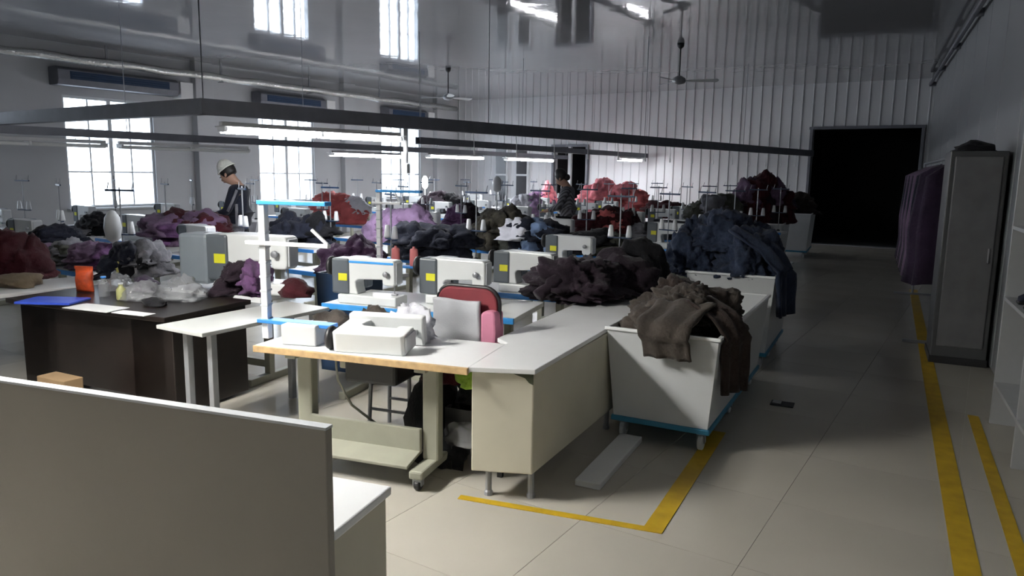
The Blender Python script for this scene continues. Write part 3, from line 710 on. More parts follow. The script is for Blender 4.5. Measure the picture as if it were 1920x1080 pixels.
# small blue tray of scraps on the nearest table
bt = thing('scrap_tray', 'shallow blue tray of brown scraps on the nearest table', 'tray', (-3.36, 3.22, 0.742), radians(-10))
MB().box((0, 0, 0.008), (0.34, 0.20, 0.014)).build('tray_bottom', M_blue, bt)
for s in (-1, 1):
    MB().box((0, s*0.10, 0.03), (0.36, 0.012, 0.06)).build('tray_side', M_blue, bt, 0.003); MB().box((s*0.175, 0, 0.03), (0.012, 0.20, 0.06)).build('tray_side', M_blue, bt, 0.003)
garment((-3.38, 3.23, 0.76), (0.13, 0.08, 0.12), CL['brown'], 91, 'brown scrap bundle in the blue tray', None, sub=3, cat='scrap', name='scrap_bundle')

# maroon chair with pink arm and grey cloth
ch = thing('chair', 'maroon chair with black trim between the two near tables', 'chair', (-2.74, 3.78, 0), radians(8))
def arch(w_, h, n=8, rad=0.1):
    pts = [(-w_/2, 0)]
    for i in range(n+1): a_ = pi - i*pi/2/n; pts.append((-w_/2+rad+rad*cos(a_), h-rad+rad*sin(a_)))
    for i in range(n+1): a_ = pi/2 - i*pi/2/n; pts.append((w_/2-rad+rad*cos(a_), h-rad+rad*sin(a_)))
    pts.append((w_/2, 0)); return pts
bk = MB().extrude([(x, z+0.62) for x, z in arch(0.43, 0.40)], -0.02, 0.03).build('backrest', M_rfelt, ch, 0.012)
ar = [Vector((x, 0.005, z+0.62)) for x, z in arch(0.44, 0.405)]
MB().tube(ar, 0.014, 8).build('trim', M_black, bk, smooth=True)
MB().box((0, 0.20, 0.45), (0.43, 0.42, 0.07)).build('seat', M_rfelt, ch, 0.025)
for sx in (-0.18, 0.18):
    MB().tube([(sx, 0.38, 0.42), (sx, 0.40, 0.0)], 0.013, 8).build('leg', M_grey, ch)
    MB().tube([(sx, 0.0, 0.85), (sx, 0.01, 0.42), (sx, -0.02, 0.0)], 0.013, 8).build('leg', M_grey, ch)
cv = MB()
for i in range(13):
    for j in range(2): pass
gv = []; nx_, nz_ = 16, 18
for j in range(nz_+1):
    for i in range(nx_+1):
        u = i/nx_; v = j/nz_
        gv.append((-0.225+0.345*u, -0.045+0.010*sin(u*9+v*2)+0.012*noise.noise(Vector((u*3, v*3, 1))), 0.60+0.345*v+0.006*sin(u*7)))
o = MB().add(gv, [(j*(nx_+1)+i, j*(nx_+1)+i+1, (j+1)*(nx_+1)+i+1, (j+1)*(nx_+1)+i) for j in range(nz_) for i in range(nx_)]).build('grey_cloth', M_gcloth, smooth=True)
o.modifiers.new('thickness', 'SOLIDIFY').thickness = 0.02; o.location = ch.location; o.rotation_euler = (0, 0, radians(8)); tag(o, 'light grey cloth covering the back of the maroon chair', 'cloth')
o = MB().extrude([(0.125, 0.60), (0.225, 0.60), (0.235, 0.76), (0.228, 0.88), (0.20, 0.895), (0.15, 0.89), (0.125, 0.87)], -0.075, 0.05).build('pink_cover', M_pink, bevel=0.02); o.location = ch.location; o.rotation_euler = (0, 0, radians(8)); tag(o, 'pink padded cover on the right side of the maroon chair', 'cover')
# things under the near table
st = thing('stool', 'grey metal stool with dark seat behind the nearest table legs', 'stool', (-3.22, 3.66, 0), radians(12))
MB().box((0, 0, 0.45), (0.34, 0.30, 0.05)).build('seat', M_black, st, 0.015)
for sx in (-0.14, 0.14):
    for sy in (-0.12, 0.12): MB().tube([(sx, sy, 0.43), (sx*1.12, sy*1.12, 0)], 0.014, 8).build('leg', M_grey, st)
for sy in (-0.125, 0.125): MB().tube([(-0.15, sy, 0.18), (0.15, sy, 0.18)], 0.01, 6).build('rung', M_grey, st)
garment((-3.18, 3.55, 0.475), (0.26, 0.16, 0.17), CL['navy'], 101, 'dark navy cloth on the stool under the nearest table', None, sub=3, name='cloth_bundle', cat='cloth')
garment((-2.72, 3.42, 0.0), (0.20, 0.14, 0.56), CL['black'], 102, 'black bag standing under the nearest table', None, sub=3, name='black_bag', cat='bag')
cr = thing('crate', 'black crate under the side cabinet end of the nearest table', 'crate', (-2.42, 3.50, 0.0), radians(12))
MB().box((0, 0, 0.16), (0.36, 0.28, 0.02)).build('crate_base', M_black, cr)
for s in (-1, 1):
    MB().box((0, s*0.14, 0.27), (0.36, 0.012, 0.22)).build('crate_side', M_black, cr); MB().box((s*0.18, 0, 0.27), (0.012, 0.28, 0.22)).build('crate_side', M_black, cr)
    for q in (-1, 1): MB().box((s*0.16, q*0.12, 0.075), (0.03, 0.03, 0.15)).build('crate_leg', M_black, cr)
garment((-2.42, 3.32, 0.19), (0.13, 0.05, 0.13), M_plastic, 103, 'crumpled white plastic bag at the black crate', None, sub=3, name='plastic_bag', cat='bag')
garment((-2.43, 3.50, 0.40), (0.15, 0.11, 0.14), CL['black'], 104, 'dark cloth bundle filling the black crate', None, sub=3, name='cloth_bundle', cat='cloth')
garment((-2.36, 3.38, 0.54), (0.13, 0.10, 0.12), cloth('lime_green', (0.22, 0.36, 0.04)), 105, 'lime green cloth tucked under the table corner', None, sub=3, name='green_cloth', cat='cloth')
garment((-2.62, 3.38, 0.52), (0.13, 0.10, 0.14), CL['maroon'], 106, 'red and maroon cloth tucked under the nearest table', None, sub=3, name='red_cloth', cat='cloth')

# ------------------------------------------------------------------ sewing rows further back
ROWS = {  # first x, station Ys, wording
    'A': (-4.25, [6.75+1.4*i for i in range(6)], 'in the row nearest the aisle'),
    'B': (-5.90, [5.05+1.4*i for i in range(9)], 'in the second row from the aisle'),
    'C': (-8.20, [3.65+1.4*i for i in range(11)], 'in the third row from the aisle'),
    'D': (-10.50, [4.20+1.4*i for i in range(10)], 'in the fourth row from the aisle'),
    'E': (-13.20, [3.60+1.4*i for i in range(11)], 'in the row along the window wall')}
P_ = [
 # x0, x1, ytop, ybase, n, colours, where, row, sub
 (615, 728, 442, 512, 2, ['plum'], 'heap behind the white blue-striped machine', 'B', 4),
 (508, 625, 398, 468, 4, ['navy', 'black', 'navy', 'navy'], 'heap behind the nearest thread frame', 'C', 4),
 (582, 690, 362, 422, 4, ['coral', 'coral', 'coral', 'coral', 'coral', 'white'], 'bright heap before the second window', 'D', 4),
 (700, 806, 380, 452, 4, ['lav', 'lav', 'mauve', 'lav'], 'heap under the third window', 'C', 4),
 (738, 892, 428, 494, 5, ['navy'], 'wide dark heap behind the coral thread cones', 'B', 4),
 (884, 978, 398, 478, 4, ['camo', 'camo', 'olive', 'camo'], 'brownish heap left of the blue and white heap', 'B', 4),
 (798, 872, 355, 398, 3, ['dplum', 'black'], 'small heap under the middle tube light', 'D', 3),
 (838, 905, 378, 425, 3, ['purple', 'dplum'], 'heap behind the camouflage garments', 'C', 3),
 (955, 1012, 360, 405, 4, ['white', 'white', 'lav'], 'bright heap under the fourth tube light', 'D', 3),
 (948, 1062, 400, 465, 5, ['navy', 'lblue', 'navy', 'lblue', 'white'], 'mixed heap beside the camouflage heap', 'B', 3),
 (995, 1045, 330, 375, 2, ['purple'], 'heap before the dark double doorway', 'E', 3),
 (1008, 1042, 343, 392, 2, ['pink'], 'bundle beside the person in plaid', 'C', 3),
 (1088, 1215, 342, 396, 6, ['pink', 'coral', 'pink', 'coral', 'pink'], 'long heap under the small far tube light', 'C', 3),
 (1078, 1195, 380, 436, 5, ['maroon', 'maroon', 'coral', 'maroon'], 'heap in front of the long pink heap', 'B', 3),
 (1205, 1300, 372, 402, 4, ['maroon'], 'low red row before the ribbed wall', 'B', 3),
 (1180, 1290, 405, 440, 4, ['grey', 'navy', 'dplum', 'grey'], 'low heap in front of the red row', 'A', 3),
 (1285, 1385, 362, 425, 4, ['olive', 'grey', 'olive'], 'heap beyond the blue jackets', 'A', 3),
 (1055, 1180, 430, 475, 4, ['black', 'olive', 'dplum', 'black'], 'dark heap beyond the plum heap', 'A', 3),
 (0, 46, 425, 525, 2, ['maroon'], 'tall heap at the left edge of the photo', None, 4),
 (40, 78, 432, 475, 2, ['mauve'], 'small heap between maroon and black garments', 'C', 3),
 (58, 150, 408, 455, 3, ['black', 'navy'], 'left heap below the first window', 'D', 3),
 (92, 162, 445, 495, 3, ['olive', 'grey'], 'heap beside the mauve bundle', 'C', 3),
 (138, 224, 458, 515, 3, ['mauve', 'purple'], 'heap behind the wooden desk', 'C', 4),
 (150, 215, 410, 450, 3, ['grey', 'black'], 'heap under the pale oval lamp', 'D', 3),
 (225, 305, 420, 490, 4, ['navy', 'black', 'grey'], 'heap left of the large grey machine', 'C', 3),
 (288, 422, 388, 455, 6, ['purple', 'mauve', 'maroon', 'purple', 'mauve', 'maroon'], 'heap before the person in white cap', 'D', 4),
 (440, 500, 440, 520, 3, ['dplum', 'purple'], 'heap right of the large grey machine', 'C', 3),
]
CW = dict(brown='brown', dbrown='dark brown', blue='slate blue', navy='navy', dplum='dark plum', plum='plum', maroon='maroon', coral='coral', pink='bright pink', lav='lavender', mauve='mauve', white='white', black='black', olive='olive grey', camo='camouflage brown', lblue='pale blue', beige='beige', grey='mid grey', purple='purple', dkpur='dark violet')
TAKEN = {}
def snap(px, py, row=None):
    """table top point seen at a pixel, moved along the sight line onto the nearest machine table"""
    p = at_z(px, py, 0.742)
    if row is None: return p
    x0, Ys, _ = ROWS[row]
    y = min(Ys, key=lambda q: abs(q+0.28-p.y))+0.28
    t = y/p.y
    return Vector((p.x*t, y, 0.742))
def pile(x0, x1, yt, yb, n, cols, where, seed, row=None, sub=3, deep=0.24, name='jacket', base=None, cat='garment', noun='garment'):
    p = snap((x0+x1)/2, yb, row) if base is None else Vector(base)
    d = Vector((p.x, p.y, p.z-EYE)).dot(_fwd); s = d/F
    W = (x1-x0)*s; Hh = max(0.12, (yb-yt)*s)
    n = max(2, round(n*1.5)); rn = random.Random(seed); rows_ = max(1, round(n*0.5))
    if row:
        yi = min(ROWS[row][1], key=lambda q: abs(q+0.28-p.y)); TAKEN.setdefault((row, round(yi, 2)), []).append((p.x-W*0.6, p.x+W*0.6))
    for i in range(n):
        low = i < rows_
        u = ((i+0.5)/rows_-0.5)*W*0.72 if low else ((i-rows_+0.5)/(n-rows_)-0.5)*W*0.62+rn.uniform(-0.04, 0.04)*W
        v = rn.uniform(-0.09, 0.09)
        off = RGT*u
        rx = (W/rows_*0.78 if low else W*0.27)*rn.uniform(0.9, 1.15); rx = min(max(rx, 0.12), 0.42)
        rz_ = (Hh*rn.uniform(0.62, 0.8) if low else Hh*rn.uniform(0.5, 0.62))
        z = p.z + (0 if low else Hh*rn.uniform(0.22, 0.46))
        cw = CW[cols[i % len(cols)]]
        kk, tot = (i, rows_) if low else (i-rows_, n-rows_)
        wd2 = 'lone' if tot == 1 else 'leftmost' if kk == 0 else 'rightmost' if kk == tot-1 else ('', 'second-from-left', 'third-from-left', 'fourth-from-left')[kk]
        pos = wd2 + (' low in' if low else ' atop')
        lbl = cw + ' ' + noun + ' ' + pos + ' the ' + where; group = cw + ' garments in the ' + where
        garment((p.x+off.x-0.0, p.y+off.y+v, z), (rx, deep*rn.uniform(0.85, 1.1), rz_), CL[cols[i % len(cols)]], seed*17+i, lbl, group if n > 1 else None, rz=YAW+rn.uniform(-0.6, 0.6), sub=sub+(1 if sub == 3 else 0), name=name, amp=0.28, cat=cat)
for i, (a, b, c_, d_, n, cols, where, row, sub) in enumerate(P_):
    pile(a, b, c_, d_, n, cols, where, 200+i, row, sub)
rnd = random.Random(11)
proto = {}
for key, (x0, Ys, wd_) in ROWS.items():
    for i, y in enumerate(Ys):
        od = ORD[i]
        gt, gm, gs = 'machine tables ' + wd_, 'sewing machines ' + wd_, 'thread stands ' + wd_
        lt_, lm_, ls_ = 'white machine table, ' + od + ' from the camera ' + wd_, 'white sewing machine, ' + od + ' from the camera ' + wd_, 'slim thread stand, ' + od + ' from the camera ' + wd_
        px_ = x0 + rnd.uniform(-0.04, 0.04)
        mp = (px_+0.30+rnd.uniform(-0.1, 0.1), y+0.27, 0.742); sp = (px_+1.0, y+0.46, 0.742)
        hh = rnd.uniform(-0.06, 0.06)
        free = not any(lo_ < mp[0]+0.52 and hi_ > mp[0]-0.1 for lo_, hi_ in TAKEN.get((key, round(y, 2)), []))
        if not proto:
            proto['t'] = make_table(lt_, (px_, y, 0), 0, gt); proto['m'] = make_machine(lm_, mp, hh, group=gm); proto['s'] = make_stand(ls_, sp, 0.1, gs)
        else:
            dup(proto['t'], (px_, y, 0), 0, lt_, gt); (dup(proto['m'], mp, hh, lm_, gm) if free else None); dup(proto['s'], sp, rnd.uniform(-0.5, 0.5), ls_, gs)

# coral thread cones on the spool bar of the second thread frame
for i, dx in enumerate((0.17, 0.36)):
    o = MB().lathe((0, 0, 0), [(0.036, 0), (0.04, 0.01), (0.038, 0.15), (0.03, 0.16), (0.012, 0.165), (0.012, 0.18)], 16).build('thread_cone', M_pinkt, smooth=True)
    o.location = (-4.84+dx*cos(radians(14)), 5.24+dx*sin(radians(14)), 0.742+0.1215); tag(o, ('left', 'right')[i] + ' one of two coral thread cones before the navy heap', 'thread cone', 'coral thread cones')
# pale ovals on posts
def post_lamp(px, py_top, py_base, row, label, lit=False, r=0.07):
    p = snap(px, py_base, row); s = Vector((p.x, p.y, p.z-EYE)).dot(_fwd)/F; h = (py_base-py_top)*s
    t = thing('post_lamp', label, 'lamp', p)
    MB().tube([(0, 0, 0), (0, 0, h-0.25)], 0.014, 8).build('post', M_lgrey, t)
    MB().lathe((0, 0, h-0.30), [(0.02, 0), (r*0.8, 0.04), (r, 0.14), (r*0.85, 0.24), (r*0.4, 0.30), (0.01, 0.31)], 16).build('shade', M_tube if lit else M_lgrey, t, smooth=True)
    MB().lathe((0, 0, 0), [(0.06, 0), (0.06, 0.015), (0.015, 0.03)], 14).build('base', M_grey, t)
post_lamp(215, 368, 480, 'C', 'pale oval lamp on a post in front of the first window', r=0.08)
post_lamp(931, 335, 420, 'C', 'pale oval lamp on a post under the middle tube light', r=0.10)
post_lamp(797, 334, 400, 'D', 'glowing oval lamp on a post under the third window', True, r=0.075)
o = MB().box((0, 0, 0.09), (0.055, 0.01, 0.17)).build('yellow_card', mat('pale_yellow', (0.72, 0.66, 0.20), 0.6), bevel=0.002); p = snap(268, 503, 'C'); o.location = (p.x, p.y-0.25, p.z); o.rotation_euler = (0, 0, YAW); tag(o, 'pale yellow card standing left of the large grey machine', 'card')

# ------------------------------------------------------------------ left group details
make_table('white machine table carrying the large grey machine behind the desk', (-5.78, 3.62, 0), radians(8), Lx=1.05, D=0.50, edge=M_white)
bmch = make_machine('large white and grey sewing machine behind the wooden desk', (-5.30, 3.86, 0.742), radians(18), sc_=1.38)
MB().box((-0.15, 0.01, 0.19), (0.20, 0.19, 0.30)).build('side_housing', M_machg, bmch, 0.02)
garment((-6.85, 2.98, 0.742), (0.22, 0.17, 0.11), CL['beige'], 301, 'beige cushion on the left white table', None, sub=3, cat='cushion', name='cushion', amp=0.08)
def flat(px, py, sx, sy, h, m, rz, name, label, cat, z=0.7405):
    p = mk(px, py, z); o = MB().box((0, 0, h/2), (sx, sy, h)).build(name, m, bevel=min(0.004, h/3)); o.location = (p.x, p.y, z); o.rotation_euler = (0, 0, rz); return tag(o, label, cat)
flat(100, 566, 0.42, 0.26, 0.018, mat('blue_folder', (0.03, 0.07, 0.45), 0.4), radians(30), 'blue_folder', 'bright blue folder on the wooden desk', 'folder')
flat(180, 578, 0.42, 0.20, 0.006, M_paper, radians(12), 'paper_sheet', 'white paper sheet at the front of the wooden desk', 'paper')
flat(250, 588, 0.30, 0.10, 0.005, M_paper, radians(12), 'paper_strip', 'white paper strip beside the clear bags on the desk', 'paper')
p = mk(160, 548, 0.7405)
ob = thing('snack_bag', 'orange-red printed bag on the wooden desk', 'bag', (p.x, p.y, 0.741), radians(20))
bv = []
for jj in range(9):
    v_ = jj/8; hw = 0.085-0.012*sin(pi*v_); th2 = 0.045*sin(pi*min(1, v_*1.02))**0.6+0.004
    for q in range(16): a_ = 2*pi*q/16; bv.append((hw*cos(a_)*(1+0.05*sin(3*a_+jj)), th2*sin(a_)*(1+0.15*sin(5*a_+jj*2)), 0.19*v_))
MB().add(bv, [(r_*16+q, r_*16+(q+1) % 16, (r_+1)*16+(q+1) % 16, (r_+1)*16+q) for r_ in range(8) for q in range(16)] + [tuple(range(16))[::-1], tuple(128+q for q in range(16))]).build('bag_body', M_orange, ob, smooth=True)
MB().box((0, 0, 0.20), (0.17, 0.006, 0.025)).build('bag_seal', M_orange, ob)
def bottle(px, py, h, r, m, cap, label):
    p = mk(px, py, 0.7405); t = thing('bottle', label, 'bottle', (p.x, p.y, 0.741))
    MB().lathe((0, 0, 0), [(r*0.9, 0), (r, 0.01), (r, h*0.6), (r*0.45, h*0.8), (r*0.4, h*0.92)], 14).build('bottle_body', m, t, smooth=True)
    MB().lathe((0, 0, h*0.92), [(r*0.5, 0), (r*0.5, h*0.08)], 12).build('cap', cap, t)
bottle(196, 556, 0.16, 0.04, M_plastic, M_blue, 'pale bottle with a blue cap on the wooden desk')
bottle(228, 562, 0.13, 0.035, mat('yellowish_bottle', (0.42, 0.42, 0.18), 0.3), M_white, 'yellowish bottle on the wooden desk')
for i, (px_, py_, r, lab) in enumerate([(258, 562, (0.14, 0.10, 0.14), 'clear crumpled bag in the middle of the desk'), (330, 562, (0.17, 0.12, 0.16), 'larger clear crumpled bag before the grey machine'), (215, 545, (0.10, 0.08, 0.13), 'small pale crumpled bag beside the orange bag')]):
    p = mk(px_, py_, 0.7405); garment((p.x, p.y+0.05, 0.741), r, M_plastic, 320+i, lab, None, sub=4, cat='bag', name='clear_bag', amp=0.35)
p = mk(290, 572, 0.7405); garment((p.x, p.y, 0.741), (0.10, 0.07, 0.06), CL['black'], 330, 'small black pouch at the front of the desk', None, sub=3, cat='pouch', name='pouch', amp=0.1)
p = mk(262, 548, 0.7405); garment((p.x-0.05, p.y+0.08, 0.741), (0.12, 0.09, 0.12), CL['dkpur'], 331, 'dark cloth bundle behind the clear bags on the desk', None, sub=3, cat='cloth', name='cloth_bundle')
o = MB().box((0, 0, 0.10), (0.34, 0.16, 0.20)).build('white_carton', M_paper, bevel=0.01); o.location = (-4.86, 2.50, 0); o.rotation_euler = (0, 0, radians(12)); tag(o, 'white carton on the floor before the desk', 'carton')
o = MB().box((0, 0, 0.15), (0.30, 0.14, 0.30)).build('brown_carton', M_cardb, bevel=0.006); o.location = (-5.32, 2.52, 0); o.rotation_euler = (0, 0, radians(6)); tag(o, 'brown cardboard carton on the floor before the desk', 'carton')
garment((-4.62, 4.02, 0.742), (0.14, 0.12, 0.14), CL['maroon'], 332, 'dark red cloth right of the large grey machine', None, sub=3, cat='cloth', name='red_cloth')
bn = thing('blue_bin', 'dark blue bin behind the narrow white table', 'bin', (-4.66, 4.66, 0), radians(8))
MB().extrude([(-0.20, 0), (0.20, 0), (0.24, 0.86), (0.21, 0.86), (0.18, 0.03), (-0.18, 0.03), (-0.21, 0.86), (-0.24, 0.86)], -0.16, 0.16).build('bin_body', M_navyb, bn)
for s in (-1, 1): MB().add([(-0.2, s*0.16, 0), (0.2, s*0.16, 0), (0.24, s*0.16, 0.86), (-0.24, s*0.16, 0.86), (-0.2, s*0.15, 0), (0.2, s*0.15, 0), (0.24, s*0.15, 0.86), (-0.24, s*0.15, 0.86)], [(0, 1, 2, 3), (7, 6, 5, 4), (0, 4, 5, 1), (1, 5, 6, 2), (2, 6, 7, 3), (3, 7, 4, 0)]).build('bin_side', M_navyb, bn)

# ------------------------------------------------------------------ far carts by the aisle
make_cart('beige cart under the maroon and mauve heap by the aisle', (-4.05, 14.3, 0), radians(7), L=1.4, W=0.85, Ht=0.85)
make_cart('far pale cart nearest the large doorway', (-3.95, 16.6, 0), radians(7), L=1.5, W=0.8, Ht=0.95)
pile(1388, 1492, 336, 425, 7, ['maroon', 'mauve', 'maroon', 'dplum', 'maroon', 'mauve', 'maroon'], 'tall heap on the beige cart near the doorway', 260, None, 4, 0.3, base=(-3.75, 14.9, 0.83))
pile(1478, 1550, 396, 436, 3, ['brown', 'dbrown', 'dkpur'], 'cart nearest the large doorway', 261, None, 3, 0.3, base=(-3.66, 17.2, 0.93), name='cloth_bundle', cat='cloth', noun='cloth')

# ------------------------------------------------------------------ right-hand side
rz_r = radians(6.9)
lk = thing('locker', 'dark grey upright locker against the right wall', 'locker', (-0.34, 8.02, 0), rz_r)
MB().box((0.23, 0.30, 1.03), (0.46, 0.58, 1.94)).build('cabinet_body', M_lockr, lk, 0.01)
MB().box((0.23, 0.003, 1.06), (0.38, 0.02, 1.78)).build('door', mat('grey_locker_door', (0.13, 0.13, 0.135), 0.4), lk, 0.012)
MB().box((0.38, -0.012, 1.05), (0.015, 0.02, 0.14)).build('handle', M_grey, lk, 0.004)
MB().box((0.23, 0.30, 0.035), (0.48, 0.60, 0.07)).build('plinth', M_black, lk, 0.006)
garment((-0.16, 8.28, 2.0), (0.15, 0.17, 0.09), CL['black'], 401, 'black cloth bundle on top of the grey locker', None, sub=3, cat='cloth', name='cloth_bundle')
def rr(y, off): return rwx(y)-off
gr = thing('garment_rack', 'long metal garment rack along the right wall behind the locker', 'rack', (0, 0, 0))
ra, rb = Vector((rr(8.9, 0.48), 8.9, 0)), Vector((rr(12.6, 0.48), 12.6, 0)); rd = (rb-ra).normalized(); rn_ = Vector((rd.y, -rd.x, 0))
MB().tube([ra+Vector((0, 0, 1.95)), rb+Vector((0, 0, 1.95))], 0.016, 8).build('rail', M_grey, gr)
for pnt in (ra, rb):
    MB().tube([pnt, pnt+Vector((0, 0, 1.95))], 0.016, 8).build('upright', M_grey, gr)
    MB().bar(pnt-rn_*0.25+Vector((0, 0, 0.02)), pnt+rn_*0.25+Vector((0, 0, 0.02)), 0.03, 0.03).build('foot', M_grey, gr)
gm_ = {}
for i in range(16):
    k = i % 4
    if k not in gm_:
        vv = []; n = 26; prof = [(1.88, 0.03), (1.84, 0.12), (1.78, 0.22), (1.5, 0.24), (1.2, 0.26), (0.9, 0.25), (0.62, 0.27)]
        for (z, hw) in prof:
            for q in range(n):
                a_ = 2*pi*q/n; f_ = 1+0.14*sin(5*a_+k*1.7)+0.1*noise.noise(Vector((cos(a_)*2, sin(a_)*2+k, z*2)))
                vv.append((hw*cos(a_)*f_, 0.10*sin(a_)*f_, z+0.02*sin(3*a_+k)))
        ff = [(r_*n+q, r_*n+(q+1) % n, (r_+1)*n+(q+1) % n, (r_+1)*n+q) for r_ in range(len(prof)-1) for q in range(n)] + [tuple(range(n)), tuple((len(prof)-1)*n+q for q in range(n))[::-1]]
        gm_[k] = MB().add(vv, ff).mesh('hanging_coat', CL[('dkpur', 'purple', 'navy', 'mauve')[k]])
        gm_[k].polygons.foreach_set('use_smooth', [True]*len(gm_[k].polygons))
    p = ra + rd*(0.2+i*0.215)
    cw = ('dark violet', 'purple', 'navy', 'mauve')[k]
    t = thing('hanging_coat', cw + ' coat, ' + ORD[i] + ' from the locker on the garment rack', 'coat', (p.x, p.y, 0), math.atan2(rn_.y, rn_.x)+random.Random(i).uniform(-0.2, 0.2), 'coats on the garment rack')
    o = bpy.data.objects.new('coat_body', gm_[k]); C.objects.link(o); o.parent = t
    MB().tube([(0, 0, 1.87), (0, 0, 1.925), (0.02, 0, 1.955), (0, 0, 1.972), (-0.02, 0, 1.96)], 0.004, 5).build('hanger_hook', M_grey, t)
# white shelf unit close on the right
sh = thing('shelf_unit', 'tall white open shelf unit against the right wall', 'shelf', (0.15, 6.25, 0), rz_r)
SD = 0.30
for yy in (-0.015, -0.95, -1.9):
    MB().box((SD/2, yy, 1.62), (SD, 0.03, 3.24)).build('upright_panel', mat('grey_shelf_board', (0.36, 0.37, 0.375), 0.45, var=0.05), sh, 0.003)
MB().box((SD-0.008, -0.95, 1.62), (0.012, 1.9, 3.2)).build('rear_panel', mat('grey_shelf_board', (0.36, 0.37, 0.375), 0.45, var=0.05), sh)
for zz in (0.30, 0.92, 1.42, 2.0, 2.6, 3.22): MB().box((SD/2, -0.95, zz), (SD, 1.86, 0.025)).build('shelf_board', mat('grey_shelf_board', (0.36, 0.37, 0.375), 0.45, var=0.05), sh, 0.002)
def shelf_pt(lx, ly, z):
    c_, s_ = cos(rz_r), sin(rz_r); return (0.15+lx*c_-ly*s_, 6.25+lx*s_+ly*c_, z)
def shoe(ly, label):
    t = thing('shoe', label, 'shoe', shelf_pt(0.15, ly, 0.9335), rz_r+pi/2)
    MB().box((0, 0, 0.01), (0.09, 0.25, 0.02)).build('sole', M_black, t, 0.008)
    MB().extrude([(0, 0), (0, 0)], 0, 0) if False else None
    vv = []; n = 14
    for (y_, hw, h) in [(-0.12, 0.03, 0.07), (-0.10, 0.038, 0.11), (-0.03, 0.036, 0.10), (0.03, 0.042, 0.07), (0.09, 0.04, 0.05), (0.12, 0.015, 0.03)]:
        for q in range(n): a_ = pi*q/(n-1); vv.append((hw*cos(a_), y_, 0.02+h*sin(a_)))
    ff = [(r_*n+q, r_*n+q+1, (r_+1)*n+q+1, (r_+1)*n+q) for r_ in range(5) for q in range(n-1)] + [tuple(range(n))[::-1], tuple(5*n+q for q in range(n))]
    MB().add(vv, ff).build('upper', CL['navy'], t, smooth=True)
shoe(-0.35, 'dark shoe farther back on the waist-high shelf'); shoe(-0.62, 'dark shoe nearer the camera on the waist-high shelf')
hb = thing('handbag', 'small black bag on the shelf above the shoes', 'bag', shelf_pt(0.14, -0.75, 1.433), rz_r+pi/2)
MB().box((0, 0, 0.07), (0.26, 0.12, 0.14)).build('bag_body', M_black, hb, 0.02)
MB().tube([(-0.08, 0, 0.13), (-0.06, 0, 0.21), (0.06, 0, 0.21), (0.08, 0, 0.13)], 0.008, 6).build('strap', M_black, hb, smooth=True)

